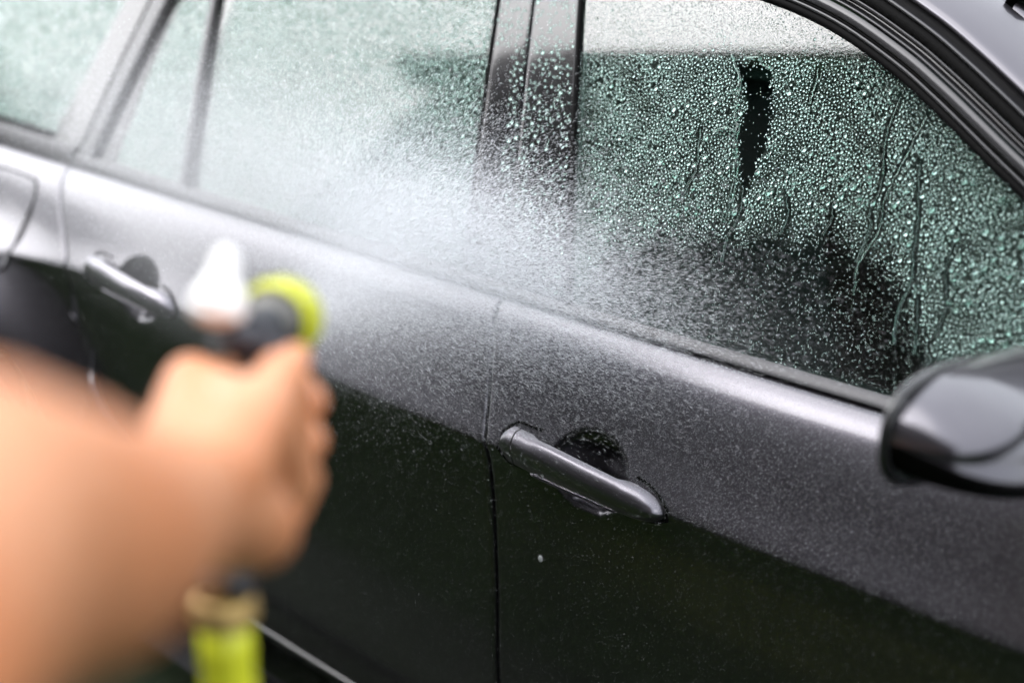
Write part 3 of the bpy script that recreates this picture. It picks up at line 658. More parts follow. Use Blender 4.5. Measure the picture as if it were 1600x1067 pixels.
for a in (0, 2.0, 4.28): tube('wheel_spoke', [(0, 0, 0), (.17 * math.cos(a), .17 * math.sin(a), 0)], .012, M['plastic'], st, 8)
for s_ in (-1, 1):
    box('door_card', (.0, s_ * .755, .66), (2.2, .05, .52), M['plastic'], car, .02)
    tube('belt_strap', [(-.16, s_ * .60, 1.22), (-.12, s_ * .66, 1.05), (-.08, s_ * .70, .80), (-.06, s_ * .70, .45)], .024, M['belt'], car, 8, flat=.08)

# ------------------------------------------------------------------ HOSE GUN
JD = Vector((-.545, .715, -.22)).normalized(); HC = Vector((.4065, -1.5553, 1.2185))
gun = thing('hose_nozzle', 'lime yellow spray gun with a white lever held in the fist', 'hose nozzle')
lathe('nozzle_head', HC, JD, [(-.010, .0198), (-.013, .0208), (-.013, .0226), (-.006, .0245), (.012, .0250), (.024, .0245), (.030, .021), (.031, .008)], M['lime'], gun, 40)
for k in range(16):
    a = 2 * math.pi * k / 16; _, u_, w_ = frame_of(JD); c_ = HC + JD * .008 + (u_ * math.cos(a) + w_ * math.sin(a)) * .0249
    tube('grip_rib', [c_ - JD * .010, c_ + JD * .012], .0018, M['lime'], gun, 6)
lathe('nozzle_ring', HC, JD, [(-.020, .0125), (-.016, .0185), (-.010, .0186), (-.006, .0150), (-.004, .012)], M['steelish'], gun, 32)
lathe('spray_tip', HC + JD * .031, JD, [(0, .008), (.006, .0075), (.010, .005), (.0102, .001)], M['steelish'], gun, 20)
tube('barrel', [HC - JD * .055, HC - JD * .040, HC - JD * .004], [.0105, .0125, .0125], M['dark'], gun, 20)
tube('grip', [(.4350, -1.5830, 1.2260), (.4480, -1.6000, 1.195), (.4586, -1.6124, 1.1688), (.470, -1.636, 1.13), (.4790, -1.6565, 1.103)], [.0135, .0150, .0145, .0150, .0155], M['dark'], gun, 16)
kb = Vector((.4365, -1.6205, 1.2400)); kt = Vector((.4290, -1.6030, 1.2800)); kd = (kt - kb).normalized()
lathe('thumb_lever', kb, kd, [(0, .0005), (.0012, .009), (.006, .0155), (.013, .0168), (.020, .0142), (.027, .0098), (.035, .0078), (.041, .0068), (.0445, .004), (.0455, .0005)], M['white'], gun, 26)
tube('lever_pivot', [(.4400, -1.6190, 1.2370), (.4400, -1.6060, 1.2280), (.4395, -1.5950, 1.2250)], [.010, .012, .011], M['dark'], gun, 14)
lathe('brass_screw', (.4255, -1.5985, 1.2360), (.62, -.70, .3), [(0, .004), (.002, .0085), (.006, .0085), (.008, .004)], M['brass'], gun, 16)
tube('trigger', [(.418, -1.574, 1.209), (.415, -1.568, 1.190), (.420, -1.566, 1.165), (.432, -1.574, 1.142)], [.004, .0055, .0055, .004], M['dark'], gun, 10, flat=1.4)

hose = thing('garden_hose', 'yellow garden hose hanging from the gun and lying along the drive', 'garden hose')
lathe('brass_collar', (.4815, -1.6600, 1.1010), (.12, -.13, -.95), [(0, .0135), (.001, .0175), (.006, .0188), (.013, .0180), (.0145, .0150), (.018, .0145)], M['brass'], hose, 26)
lathe('hose_connector', (.4845, -1.6632, 1.0850), (.10, -.08, -.99), [(0, .0135), (.002, .0150), (.018, .0155), (.020, .0148), (.036, .0152), (.060, .0150), (.066, .0120), (.070, .0105)], M['lime_light'], hose, 26)
hp = spline([(.490, -1.668, 1.03), (.500, -1.675, .90), (.54, -1.74, .60), (.62, -1.80, .30), (.66, -1.78, .06), (.52, -1.64, .012), (.30, -1.585, .012), (.02, -1.58, .012), (-.30, -1.60, .012), (-.8, -1.72, .012), (-2.4, -2.4, .012), (-4.5, -3.1, .012)], 14)
tube('hose_pipe', hp, .0095, M['pipe'], hose, 12)

# ------------------------------------------------------------------ THE ARM
per = thing('person', 'person in a dark shirt, bare left arm stretched out to grip the yellow spray gun', 'person')
def blob(name, caps, m, parent, vox=.0024, smooth=10):
    """tapered capsules fused into one continuous skin"""
    bm = bmesh.new()
    for a, b, ra, rb in caps:
        a, b = Vector(a), Vector(b); d, u, w = frame_of(b - a); n = 16; L = (b - a).length; rings = []
        prof = [(-ra * math.cos(t_), ra * math.sin(t_)) for t_ in np.linspace(.12, math.pi / 2, 5)] + [(L + rb * math.sin(t_), rb * math.cos(t_)) for t_ in np.linspace(0, math.pi / 2 - .12, 5)]
        for h_, r_ in prof: rings.append([bm.verts.new(a + d * h_ + (u * math.cos(2 * math.pi * k / n) + w * math.sin(2 * math.pi * k / n)) * r_) for k in range(n)])
        for p, q in zip(rings, rings[1:]):
            for k in range(n): bm.faces.new((p[k], p[(k + 1) % n], q[(k + 1) % n], q[k]))
        bm.faces.new(rings[0][::-1]); bm.faces.new(rings[-1])
    me = bpy.data.meshes.new(name); bm.to_mesh(me); bm.free(); o_ = bpy.data.objects.new('tmp', me); COL.objects.link(o_)
    r_ = o_.modifiers.new('r', 'REMESH'); r_.mode = 'VOXEL'; r_.voxel_size = vox; r_.use_smooth_shade = True
    s_ = o_.modifiers.new('s', 'SMOOTH'); s_.factor = .6; s_.iterations = smooth
    dg = bpy.context.evaluated_depsgraph_get(); me2 = bpy.data.meshes.new_from_object(o_.evaluated_get(dg)); bpy.data.objects.remove(o_); me2.materials.clear(); me2.name = name
    return link(name, me2, m, parent)
nk = (1.165, -2.218, 1.41); hdp = (1.150, -2.205, 1.625); rs = (1.335, -2.285, 1.385); sh = (.985, -2.165, 1.385); E_ = (.7297, -1.9156, 1.3373); F1 = (.663, -1.8346, 1.2754); F2 = (.700, -1.876, 1.306)
Wr = (.5865, -1.7521, 1.2336); palm = (.5173, -1.6694, 1.2073)
iM, mM, rM, pM = (.4448, -1.6446, 1.2155), (.4529, -1.6594, 1.2007), (.4662, -1.6688, 1.187), (.4836, -1.6742, 1.1737)
iP, iD, iT = (.4066, -1.5778, 1.1876), (.4318, -1.5624, 1.1866), (.4747, -1.5847, 1.1936)
mP, mD, mT = (.4165, -1.5916, 1.1715), (.4425, -1.5757, 1.1699), (.4869, -1.5969, 1.1765)
rP, rD, rT = (.4264, -1.6051, 1.1559), (.4537, -1.5884, 1.1538), (.4976, -1.6096, 1.1612)
pP, pD, pT = (.4452, -1.6225, 1.1453), (.464, -1.607, 1.1418), (.5045, -1.6244, 1.1484)
tB, tM, tI, tT = (.5663, -1.7156, 1.2276), (.5435, -1.673, 1.2378), (.503, -1.6272, 1.2296), (.4616, -1.5846, 1.217)
caps = [(sh, E_, .052, .045), (E_, F2, .0450, .0462), (F2, F1, .0462, .0435), (F1, Wr, .0435, .0300), (Wr, palm, .0285, .0260), (Wr, tB, .027, .025), (tB, tM, .024, .0185), (tM, tI, .0165, .0125), (tI, tT, .0120, .0100)]
caps += [(tI, (.498, -1.620, 1.160), .0150, .0150), (tM, (.500, -1.630, 1.170), .018, .017)]
for q_, r_ in ((iM, .0135), (mM, .0138), (rM, .0132), (pM, .0120)): caps += [(Wr, q_, .0250, r_ + .003), (palm, q_, .0225, r_ + .001)]
for (a, b, c, d), r_ in (((iM, iP, iD, iT), .0118), ((mM, mP, mD, mT), .0122), ((rM, rP, rD, rT), .0116), ((pM, pP, pD, pT), .0104)):
    caps += [(a, b, r_ + .002, r_), (b, c, r_, r_ - .0008), (c, d, r_ - .0008, r_ - .0022)]
caps += [(tM, iM, .0150, .0130), (tM, (.462, -1.603, 1.190), .0175, .0150), (Wr, (.535, -1.672, 1.172), .0290, .0200), (palm, (.508, -1.640, 1.172), .022, .0150), (Wr, (.5300, -1.6706, 1.166), .0290, .0235)]
re_, rw, rh = (1.40, -2.30, 1.12), (1.24, -2.23, 1.40), (1.195, -2.165, 1.475)
caps += [(sh, nk, .05, .055), (nk, rs, .055, .05), (rs, re_, .050, .042), (re_, rw, .042, .029), (rw, rh, .028, .026), (nk, (1.155, -2.21, 1.52), .055, .052),
         ((1.155, -2.215, 1.60), (1.150, -2.20, 1.665), .082, .080), ((1.150, -2.20, 1.62), (1.105, -2.152, 1.545), .066, .030), ((1.085, -2.132, 1.625), (1.074, -2.121, 1.60), .008, .011), ((1.165, -2.20, 1.50), (1.20, -2.25, 1.28), .07, .13)]
for k_ in range(4):                                                     # right hand closed round the camera body
    b_ = Vector((1.195, -2.165, 1.495 - .018 * k_)); caps += [((1.205, -2.175, 1.475 - .006 * k_), b_, .015, .011), (b_, b_ + Vector((-.020, .028, 0)), .0105, .010), (b_ + Vector((-.020, .028, 0)), b_ + Vector((-.046, .020, -.002)), .0098, .0085)]
caps += [((1.20, -2.175, 1.47), (1.165, -2.185, 1.485), .016, .012), ((1.165, -2.185, 1.485), (1.14, -2.175, 1.497), .0115, .010)]
blob('body', caps, M['skin'], per, .0026, 8)
f_ = Vector((-.68, .73, 0)); l_ = Vector((-.73, -.68, 0)); hc = Vector((1.150, -2.205, 1.632))
for s_ in (-1, 1):
    lathe('eye', hc + f_ * .074 + l_ * s_ * .031, f_, [(-.010, .002), (-.004, .011), (.004, .011), (.009, .006), (.010, .001)], M['white'], per, 12)
    tube('ear', [hc + l_ * s_ * .078 + Vector((0, 0, -.028)), hc + l_ * s_ * .086 + Vector((0, 0, .0)) - f_ * .008, hc + l_ * s_ * .078 + Vector((0, 0, .026))], [.009, .013, .009], M['skin'], per, 10)
tube('mouth', [hc + f_ * .064 + l_ * .022 + Vector((0, 0, -.066)), hc + f_ * .070 + Vector((0, 0, -.067)), hc + f_ * .064 - l_ * .022 + Vector((0, 0, -.066))], [.003, .005, .003], M['nail'], per, 8)
blob('hair', [(hc + Vector((0, 0, .045)) - f_ * .012, hc + Vector((0, 0, .052)) - f_ * .03, .082, .082), (hc - f_ * .035, hc - f_ * .045 + Vector((0, 0, -.05)), .078, .060)], M['jamb'], per, .006, 4)
blob('shirt', [((1.19, -2.25, 1.32), (1.21, -2.28, 1.15), .135, .130), ((1.21, -2.28, 1.15), (1.225, -2.30, .92), .130, .140), ((1.165, -2.22, 1.385), (1.02, -2.19, 1.375), .085, .082), ((1.165, -2.22, 1.385), (1.325, -2.285, 1.375), .085, .075), ((1.325, -2.285, 1.375), (1.385, -2.30, 1.20), .070, .060)], M['sleeve'], per, .007, 8)
lg = []
for s_ in (-1, 1):
    h_ = Vector((1.225, -2.30, .90)) + l_ * s_ * .09; k_ = Vector((1.22, -2.29, .50)) + l_ * s_ * .11 + f_ * .02; a_ = Vector((1.22, -2.31, .10)) + l_ * s_ * .13; lg += [(h_, k_, .098, .066), (k_, a_, .066, .050)]
    blob('shoe', [(a_ + Vector((0, 0, -.045)), a_ + f_ * .17 + Vector((0, 0, -.058)), .045, .036)], M['dark'], per, .006, 3)
blob('trousers', lg + [(lg[0][0], lg[2][0], .11, .11)], M['trousers'], per, .007, 6)
cmt = thing('photo_camera', 'black photo camera held up by the person in the dark shirt', 'camera')
FWD = Vector(fw); CP = Vector((1.07, -2.06, 1.52)); Rm = Matrix(((rt.x, -fw.x, upv.x), (rt.y, -fw.y, upv.y), (rt.z, -fw.z, upv.z)))
box('camera_body', CP - FWD * .085, (.13, .05, .085), M['dark'], cmt, .012, Rm); lathe('lens', CP - FWD * .062, FWD, [(0, .030), (.002, .034), (.030, .034), (.034, .036), (.044, .036), (.046, .030)], M['dark'], cmt, 28)
box('viewfinder', CP - FWD * .088 + Vector(upv) * .052, (.045, .045, .028), M['dark'], cmt, .008, Rm)
for tip, prev in ((iT, iD), (mT, mD), (rT, rD), (pT, pD), (tT, tI)):
    a, b = Vector(tip), Vector(prev); d = (a - b).normalized(); side = Vector((.55, -.2, .45)) if tip is not tT else Vector((.2, -.1, 1)); side = (side - d * side.dot(d)).normalized(); c_ = a + side * .0078; w_ = d.cross(side)
    P = [[tuple(c_ + d * (.006 * v) + w_ * (.0050 * u) - side * (.0022 * u * u + .0012 * v * v)) for u in np.linspace(-1, 1, 7)] for v in np.linspace(-1, 1, 6)]
    grid('finger_nail', P, M['nail'], per)
slv = blob('sleeve', [((.985, -2.165, 1.385), (.90, -2.085, 1.375), .078, .066), ((.90, -2.085, 1.375), (.838, -2.028, 1.360), .066, .0600)], M['sleeve'], per, .005, 6)

# ------------------------------------------------------------------ WATER
def dome(seg=8, rings=3, hgt=.55):
    v = [(0, 0, hgt)]; f = []
    for i in range(1, rings + 1):
        a = (math.pi / 2) * i / rings
        for k in range(seg): t_ = 2 * math.pi * (k + .5 * (i % 2)) / seg; v.append((math.sin(a) * math.cos(t_), math.sin(a) * math.sin(t_), hgt * math.cos(a)))
    for k in range(seg): f.append((0, 1 + k, 1 + (k + 1) % seg))
    for i in range(rings - 1):
        for k in range(seg): a, b = 1 + i * seg + k, 1 + i * seg + (k + 1) % seg; f.append((a, a + seg, b + seg, b) if True else 0)
    f.append(tuple(1 + (rings - 1) * seg + k for k in range(seg))[::-1]); return np.array(v, float), f
DV, DF = dome(); DV2, DF2 = dome(6, 2)
def inpoly(x, z, poly):
    r_ = np.zeros(len(x), bool); n = len(poly)
    for i in range(n):
        (x1, z1), (x2, z2) = poly[i], poly[(i + 1) % n]
        c_ = ((z1 > z) != (z2 > z)) & (x < (x2 - x1) * (z - z1) / (z2 - z1 + 1e-12) + x1); r_ ^= c_
    return r_
def beads(name, X, Z, rad, parent, out, hi=True, stretch=1.0, m='drop'):
    n = len(X); pos = g_pt(X, Z, out); sl_ = .5 + .24 * np.maximum(Z - .925, 0)
    N_ = np.stack([-.024 * X, -np.ones(n), sl_], 1); N_ /= np.linalg.norm(N_, axis=1)[:, None]
    U = np.tile(np.array([1., 0, 0]), (n, 1)); U -= N_ * np.sum(U * N_, 1)[:, None]; U /= np.linalg.norm(U, axis=1)[:, None]; V = np.cross(N_, U)
    a = rng.normal(0, .35, n); ca, sa = np.cos(a)[:, None], np.sin(a)[:, None]; U2 = U * ca + V * sa; V2 = V * ca - U * sa
    st_ = (1 + rng.uniform(0, .5, n) * stretch)[:, None]; r_ = rad[:, None]
    mats = np.stack([U2 * r_ * rng.uniform(.85, 1.1, (n, 1)), V2 * r_ * st_, N_ * r_], 2)
    tv, tf = (DV, DF) if hi else (DV2, DF2)
    o_ = copies_mesh(name, tv, tf, pos, mats, M[m], parent); o_['kind'] = 'stuff'; return o_
def spread(n, x0, x1, z0, z1, rad, keep, k=1.05, cell=.0055):
    """dart throwing on a hash grid: drops do not overlap"""
    X = rng.uniform(x0, x1, n); Z = rng.uniform(z0, z1, n); ok = keep(X, Z); X, Z, rr = X[ok], Z[ok], rad(len(X))[ok] if False else rad(int(ok.sum()))
    o_ = np.argsort(-rr); X, Z, rr = X[o_], Z[o_], rr[o_]; G_ = {}; out = []
    for i in range(len(X)):
        x, z, r_ = X[i], Z[i], rr[i]; cx, cz = int(x // cell), int(z // cell); bad = False
        for a in (-1, 0, 1):
            for b in (-1, 0, 1):
                for (p, q, s_) in G_.get((cx + a, cz + b), ()):
                    if (p - x) ** 2 + (q - z) ** 2 < (k * (s_ + r_)) ** 2: bad = True; break
                if bad: break
            if bad: break
        if not bad: G_.setdefault((cx, cz), []).append((x, z, r_)); out.append(i)
    return X[out], Z[out], rr[out]
clearp = [(.112, 1.226), (.162, 1.228), (.184, 1.196), (.196, 1.150), (.193, 1.115), (.188, 1.085), (.178, 1.100), (.152, 1.150), (.150, 1.185), (.128, 1.205)]
lowp = [(.03, 1.02), (.198, 1.062), (.264, 1.073), (.300, 1.083), (.349, 1.079), (.386, 1.063), (.416, 1.044), (.440, 1.00), (.494, .987), (.52, .96), (.60, .90), (.0, .90)]
runs = [[(.226, 1.232), (.229, 1.215), (.230, 1.195)], [(.336, 1.215), (.334, 1.183), (.338, 1.16), (.346, 1.139)], [(.372, 1.20), (.366, 1.17), (.364, 1.155), (.357, 1.12), (.362, 1.084), (.352, 1.05), (.358, 1.02)], [(.382, 1.157), (.395, 1.12), (.403, 1.098), (.41, 1.07), (.417, 1.045), (.414, 1.01), (.420, .985)],
        [(.345, 1.146), (.348, 1.12), (.345, 1.10), (.353, 1.085), (.349, 1.05)], [(.183, 1.10), (.190, 1.07), (.185, 1.045), (.188, 1.02)], [(.445, 1.10), (.45, 1.06), (.462, 1.03), (.46, 1.0)], [(.30, 1.10), (.305, 1.085), (.30, 1.07)], [(.43, 1.03), (.44, 1.0), (.445, .98)], [(.10, 1.15), (.112, 1.11), (.108, 1.08)], [(.24, 1.10), (.252, 1.08), (.25, 1.06)]]
def nearrun(X, Z, w_=.0042):
    b = np.zeros(len(X), bool)
    for r_ in runs:
        p = spline(r_, 6)
        for q_ in p: b |= np.hypot(X - q_[0], (Z - q_[1]) * 1.1) < w_
    return b
def soft_low(X, Z):
    Zw = Z + .006 * np.sin(X * 90 + 2) + .004 * np.sin(X * 260) + rng.normal(0, .004, len(X)); Xw = X + rng.normal(0, .005, len(X)); k_ = np.zeros(len(X))
    for j in range(5): k_ += inpoly(Xw, Zw + .0075 * (j - 1), lowp)
    return k_ / 5
def kf(X, Z):
    ins = (X > cBr(Z) + .006) & (X < arc_x(Z) - .004) & (Z < 1.305); low = inpoly(X, Z, lowp); wob = .004 * np.sin(X * 300) + .004 * np.sin(X * 110 + 2)
    low = inpoly(X, Z + wob, lowp); return ins & (rng.random(len(X)) > soft_low(X, Z) * 1.05) & ~inpoly(X + .0015 * np.sin(Z * 170) + rng.normal(0, .0030, len(X)) + .003 * np.sin(Z * 420 + X * 200), Z + rng.normal(0, .003, len(X)), clearp) & ~nearrun(X, Z)
def sizes(n):
    q = rng.random(n); s_ = np.clip(rng.lognormal(math.log(.00092), .36, n), .00045, .0018); s_ = np.where(q < .015, rng.uniform(.0014, .0021, n), s_); return np.where(q < .0026, rng.uniform(.0022, .0036, n), s_)
X, Z, rr = spread(150000, -.15, .62, .93, 1.31, sizes, kf)
fd_ = soft_low(X, Z); rr = rr * (1 - .5 * fd_); tp_ = Z > 1.2225 + .085 * X; rr = np.where(tp_, rr * .6, rr); kk = ~tp_ | (rng.random(len(X)) < .6); X, Z, rr = X[kk], Z[kk], rr[kk]
fp_ = .5 + .25 * (np.sin(X * 61 + 3 * np.sin(Z * 37)) + np.sin(Z * 83 + 2.5 * np.sin(X * 41 + 1))) + rng.normal(0, .12, len(X)); rr = rr * np.clip(.62 + .55 * fp_, .55, 1.05); kk = rng.random(len(X)) < np.clip(1.25 - .45 * fp_, .7, 1); X, Z, rr = X[kk], Z[kk], rr[kk]      # finer and coarser patches
beads('water_drops', X, Z, rr, gf, -.0037, False)
X, Z, rr = spread(260, .05, .60, .95, 1.15, lambda n: rng.uniform(.0024, .0036, n), lambda X, Z: (X > cBr(Z) + .02) & (X < arc_x(Z) - .006) & ~inpoly(X, Z - .01, lowp) & ~inpoly(X, Z, clearp), 1.3, .008)
beads('large_water_drops', X, Z, rr, gf, -.0036)
def kl(X, Z): return (X > cBr(Z) + .006) & (X < arc_x(Z) - .004) & (Z < 1.30) & ((inpoly(X, Z, lowp) & (rng.random(len(X)) < .7)) | (inpoly(X, Z, clearp) & (rng.random(len(X)) < .2)))
X, Z, rr = spread(15000, -.02, .62, .935, 1.24, lambda n: rng.uniform(.0003, .0007, n), kl)
beads('fine_water_drops', X, Z, rr, gf, -.0038, False)
X, Z, rr = spread(60000, -.86, -.16, .94, 1.31, lambda n: np.clip(rng.lognormal(math.log(.00125), .35, n), .0007, .0026), lambda X, Z: (X > cDr(Z) + .004) & (X < cBl(Z) - .008) & (Z < 1.30))
beads('water_drops', X, Z, rr, gr, -.0037, False, 1.6)
X, Z, rr = spread(16000, -1.03, -.84, .94, 1.30, lambda n: np.clip(rng.lognormal(math.log(.0014), .3, n), .0008, .0026), lambda X, Z: (X > cQl(Z) + .004) & (X < cDl(Z) - .004) & (Z < 1.30))
beads('water_drops', X, Z, rr, gq, -.0037, False, 1.6)
X, Z, rr = spread(14000, -1.75, -1.16, .955, 1.22, lambda n: rng.uniform(.0014, .003, n), lambda X, Z: (X < cRq(Z) - .004))
beads('water_drops', X, Z, rr, gw, -.0037, False, 1.6)
bclean = [(-.276, 1.205), (-.229, 1.205), (-.204, 1.141), (-.178, 1.05), (-.15, 1.02), (-.25, 1.02)]
X, Z, rr = spread(7000, -.30, 0, .94, 1.30, lambda n: np.clip(rng.lognormal(math.log(.0011), .38, n), .0006, .0032), lambda X, Z: (X > cBl(Z) + .004) & (X < cBr(Z) - .004) & (np.abs(X - cBs(Z)) > .003) & ~inpoly(X, Z, bclean) & (rng.random(len(X)) < .55), 1.3)
beads('water_drops', X, Z, rr, fd, .0006)
# fine condensed film between the drops of the front window, absent where the glass has been rinsed
me_ = gf.data; co = np.empty(len(me_.vertices) * 3, np.float32); me_.vertices.foreach_get('co', co); co = co.reshape(-1, 3); XX, ZZ = co[:, 0].astype(float), co[:, 2].astype(float)
fl_ = (1 - soft_low(XX, ZZ)) * (1 - inpoly(XX, ZZ, clearp) * 1.) * (1 - nearrun(XX, ZZ, .003) * 1.); at_ = me_.attributes.new('film', 'FLOAT', 'POINT'); at_.data.foreach_set('value', fl_.astype(np.float32))
gmf = M['glass'].copy(); gmf.name = 'green_tinted_glass_with_film'; me_.materials[0] = gmf; t = gmf.node_tree; mo = [n for n in t.nodes if n.type == 'OUTPUT_MATERIAL'][0]; src = mo.inputs[0].links[0].from_socket
an = t.nodes.new('ShaderNodeAttribute'); an.attribute_name = 'film'; nz_ = t.nodes.new('ShaderNodeTexNoise'); nz_.inputs['Scale'].default_value = 420; nz_.inputs['Detail'].default_value = 3; tc_ = t.nodes.new('ShaderNodeTexCoord'); t.links.new(tc_.outputs['Object'], nz_.inputs['Vector'])
m1 = t.nodes.new('ShaderNodeMath'); m1.operation = 'MULTIPLY_ADD'; m1.use_clamp = True; m1.inputs[1].default_value = 1.4; m1.inputs[2].default_value = -.66; t.links.new(nz_.outputs[0], m1.inputs[0])
m2 = t.nodes.new('ShaderNodeMath'); m2.operation = 'MULTIPLY'; t.links.new(m1.outputs[0], m2.inputs[0]); t.links.new(an.outputs['Fac'], m2.inputs[1])
df = t.nodes.new('ShaderNodeBsdfDiffuse'); df.inputs[0].default_value = (.30, .38, .34, 1); tl = t.nodes.new('ShaderNodeBsdfTranslucent'); tl.inputs[0].default_value = (.30, .38, .34, 1); ad_ = t.nodes.new('ShaderNodeMixShader'); t.links.new(df.outputs[0], ad_.inputs[1]); t.links.new(tl.outputs[0], ad_.inputs[2])
mf = t.nodes.new('ShaderNodeMixShader'); t.links.new(m2.outputs[0], mf.inputs[0]); t.links.new(src, mf.inputs[1]); t.links.new(ad_.outputs[0], mf.inputs[2]); t.links.new(mf.outputs[0], mo.inputs[0])
for r_ in runs:                                                    # rivulets
    p = spline(r_, 7); p[1:-1] += rng.normal(0, .0006, (len(p) - 2, 2)); o_ = tube('rivulet', [tuple(g_pt(a, b, -.0037)) for a, b in p], [(.0006 + .0012 * (i / len(p)) ** 1.5) for i in range(len(p))], M['drop'], gf, 8, flat=.6)
for r_ in ([(.108, 1.234), (.118, 1.222), (.130, 1.210), (.132, 1.198)], [(.132, 1.205), (.136, 1.185), (.142, 1.168), (.150, 1.160)], [(.150, 1.160), (.154, 1.140), (.165, 1.12), (.172, 1.09), (.172, 1.06)], [(.128, 1.232), (.145, 1.235), (.152, 1.228), (.164, 1.226)], [(.118, 1.150), (.132, 1.157), (.146, 1.155), (.150, 1.148)]):
    p = spline(r_, 7); tube('rivulet', [tuple(g_pt(a, b, -.0037)) for a, b in p], [.0020 + .0008 * math.sin(i) for i in range(len(p))], M['drop'], gf, 8, flat=.5)

dp = side_pt(.0396, .6325, -.0005); dl = grid('water_drop', [[tuple(np.array(dp) + np.array([.0036 * math.sin(b) * math.cos(a), -.0024 * math.cos(b), .0046 * math.sin(b) * math.sin(a)])) for a in np.linspace(0, 2 * math.pi, 13)[:-1]] for b in np.linspace(.05, math.pi * .5, 6)], M['spray'], fd, close_v=True)

# airborne streaks of spray
TV = np.array([(-1, 0, 0), (.4, .6, .35), (.4, -.6, .35), (1, 0, -.5)], float)
TF = [(0, 2, 1), (0, 3, 2), (0, 1, 3), (3, 1, 2)]
def streaks(name, pos, dirs, ln, wd_, label):
    n = len(pos); d = dirs / np.linalg.norm(dirs, axis=1)[:, None]; q = rng.normal(size=(n, 3)); u = np.cross(d, q); u /= np.linalg.norm(u, axis=1)[:, None]; v = np.cross(d, u)
    return copies_mesh(name, TV, TF, pos, np.stack([d * ln[:, None], u * wd_[:, None], v * wd_[:, None]], 2), M['spray'], None, False)
J0 = np.array(HC + JD * .04); jd = np.array(JD); ju = np.array(frame_of(JD)[1]); jw = np.array(frame_of(JD)[2])
def clip_car(p, o_=.0008):
    ins = np.where(p[:, 2] > zs(p[:, 0]), ginset(p[:, 2]), inset(p[:, 0], p[:, 2])); return p[:, 1] < -(W(p[:, 0]) - ins + flare(p[:, 0], p[:, 2])) - o_
parts = []
n = 55000; t_ = .82 * rng.random(n) ** .5; sg = .009 + .115 * t_ ** 1.0; a = rng.normal(size=n) * sg; b = rng.normal(size=n) * sg
p = J0 + jd * t_[:, None] + ju * a[:, None] + jw * b[:, None]; dr = jd + (ju * a[:, None] + jw * b[:, None]) / (t_[:, None] + .15) + rng.normal(0, .08, (n, 3))
parts.append((p, dr, rng.uniform(.0006, .0022, n), rng.uniform(.00025, .00055, n)))
def cloud(n, c, s, ln=(.0004, .0018), w_=(.0002, .0005), bias=(0, 0, 0), fan=None):
    p = np.array(c) + rng.normal(size=(n, 3)) * np.array(s)
    if fan:                                                   # drops that fly outward from where the jet strikes
        d_ = p - np.array(fan); d_ /= np.linalg.norm(d_, axis=1)[:, None]; d_[:, 1] *= .4; parts.append((p, d_ + rng.normal(0, .22, (n, 3)), rng.uniform(*ln, n) , rng.uniform(*w_, n))); return
    parts.append((p, rng.normal(size=(n, 3)) + np.array(bias), rng.uniform(*ln, n), rng.uniform(*w_, n)))
cloud(140000, (-.12, -.93, 1.02), (.16, .05, .065), (.0006, .0034), (.00015, .00038), fan=(-.30, -1.05, .95))
cloud(45000, (-.50, -.96, 1.06), (.26, .07, .075), bias=(-.8, 0, .6))
cloud(30000, (.04, -.87, .98), (.11, .03, .05), (.0008, .0040), (.00014, .00032), fan=(-.30, -1.05, .95))
n = 90000; x = rng.normal(.0, .42, n); z_ = rng.uniform(.772, .925, n); f_ = rng.exponential(.005, n) + .001      # spray bouncing off the shoulder of the doors
b_ = side_pt(x, np.minimum(z_, zs(x) - .001)); b_[:, 1] -= f_; b_[:, 2] += f_ * .5; parts.append((b_, rng.normal(size=(n, 3)) * .6 + np.array([.9, 0, .9]), rng.uniform(.0003, .0011, n), rng.uniform(.0001, .00022, n)))
n = 80000; p = np.stack([rng.uniform(-1.3, .95, n), -.90 - rng.exponential(.05, n), rng.uniform(.25, 1.15, n)], 1); parts.append((p, rng.normal(size=(n, 3)) * .7 + np.array([.9, 0, 1.6]), rng.uniform(.0004, .0013, n), rng.uniform(.00006, .00013, n)))
P_all = [np.concatenate([q_[k] for q_ in parts]) for k in range(4)]; ok = clip_car(P_all[0])
tag(streaks('water_spray', *[q_[ok] for q_ in P_all], None), 'white water spray fanning from the gun across the doors and windows', 'water spray', kind='stuff')

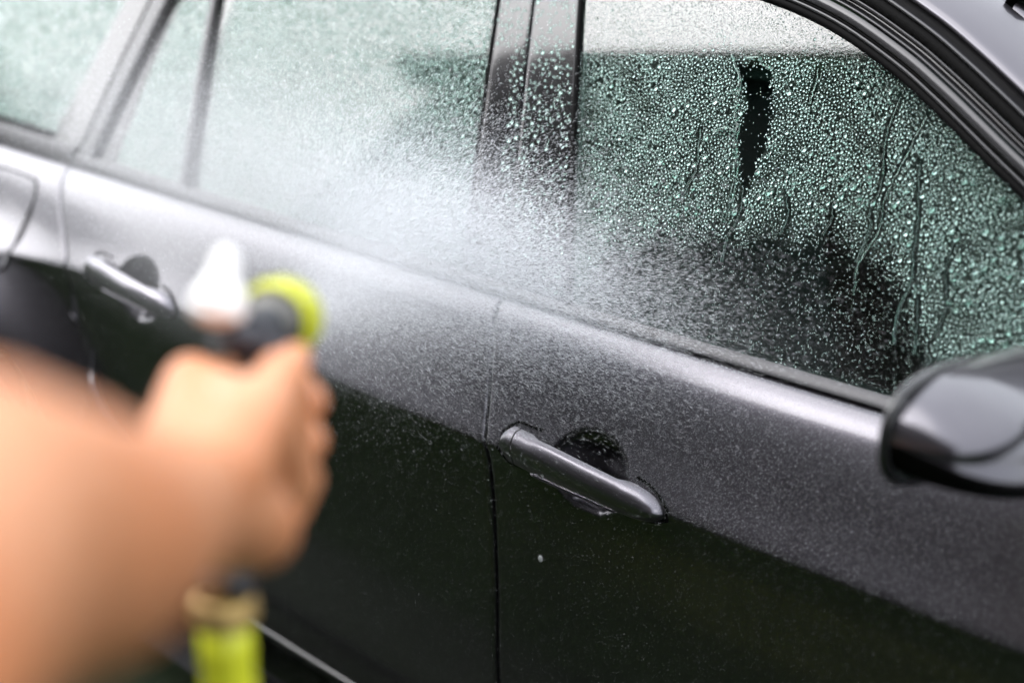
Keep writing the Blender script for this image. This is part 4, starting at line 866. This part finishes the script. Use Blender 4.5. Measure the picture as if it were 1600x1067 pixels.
# fine mist hanging round the jet: even, pale volumes that thin out towards their edge
def mist(name, mtx, dens, label, shape):
    m = bpy.data.materials.new('water_mist'); m.use_nodes = True; t = m.node_tree; t.nodes.clear(); o = t.nodes.new('ShaderNodeOutputMaterial')
    pv = t.nodes.new('ShaderNodeVolumePrincipled'); pv.inputs['Color'].default_value = (.97, .98, 1, 1); pv.inputs['Anisotropy'].default_value = .2
    c = t.nodes.new('ShaderNodeTexCoord'); ln_ = t.nodes.new('ShaderNodeVectorMath'); ln_.operation = 'LENGTH'
    def mth(op, a, b=None, clamp=False):
        n_ = t.nodes.new('ShaderNodeMath'); n_.operation = op; n_.use_clamp = clamp
        for i, q_ in enumerate((a, b)):
            if q_ is None: continue
            if isinstance(q_, (int, float)): n_.inputs[i].default_value = q_
            else: t.links.new(q_, n_.inputs[i])
        return n_.outputs[0]
    nz = t.nodes.new('ShaderNodeTexNoise'); nz.inputs['Scale'].default_value = 2.2; nz.inputs['Detail'].default_value = 3; t.links.new(c.outputs['Object'], nz.inputs['Vector'])
    nn_ = mth('MULTIPLY_ADD', nz.outputs[0], 1.6); nn_.node.inputs[2].default_value = .0; nn_.node.use_clamp = True
    if shape == 'ball':
        t.links.new(c.outputs['Object'], ln_.inputs[0]); f = mth('SUBTRACT', 1.0, ln_.outputs['Value'], True); f = mth('POWER', f, 1.5); d = mth('MULTIPLY', mth('MULTIPLY', f, nn_), dens)
    else:
        sp = t.nodes.new('ShaderNodeSeparateXYZ'); t.links.new(c.outputs['Object'], sp.inputs[0])
        r2 = mth('ADD', mth('MULTIPLY', sp.outputs[0], sp.outputs[0]), mth('MULTIPLY', sp.outputs[1], sp.outputs[1])); w_ = mth('MULTIPLY_ADD', sp.outputs[2], .14); w_.node.inputs[2].default_value = .006
        g = mth('DIVIDE', r2, mth('MULTIPLY', w_, w_)); g = mth('EXPONENT', mth('MULTIPLY', g, -1.0)); f = mth('DIVIDE', 1.0, mth('MULTIPLY', w_, w_)); f = mth('MINIMUM', f, 4000.)
        fade = mth('SUBTRACT', 1.0, mth('DIVIDE', sp.outputs[2], .75), True); d = mth('MULTIPLY', mth('MULTIPLY', mth('MULTIPLY', g, f), fade), dens * .001)
    t.links.new(d, pv.inputs['Density']); t.links.new(pv.outputs[0], o.inputs['Volume'])
    bm = bmesh.new()
    if shape == 'ball': bmesh.ops.create_icosphere(bm, subdivisions=3, radius=1)
    else: bmesh.ops.create_cone(bm, cap_ends=True, segments=24, radius1=.02, radius2=.25, depth=.75, matrix=Matrix.Translation((0, 0, .375)))
    me = bpy.data.meshes.new(name); bm.to_mesh(me); bm.free(); o_ = link(name, me, m); o_.matrix_world = mtx; return tag(o_, label, 'mist', kind='stuff')
jm = Matrix.Translation(HC + JD * .035) @ JD.to_track_quat('Z', 'Y').to_matrix().to_4x4()
mist('haze', jm, 2.2, 'dense white jet of mist leaving the yellow gun', 'cone')
mist('haze', Matrix.Translation((-.38, -1.01, 1.05)) @ Matrix.Diagonal((.60, .17, .25, 1)), 3.8, 'pale cloud of water mist in front of the rear door and window', 'ball')
mist('haze', Matrix.Translation((-.10, -.92, 1.01)) @ Matrix.Diagonal((.34, .11, .14, 1)), 5., 'patch of mist where the jet strikes the middle pillar', 'ball')
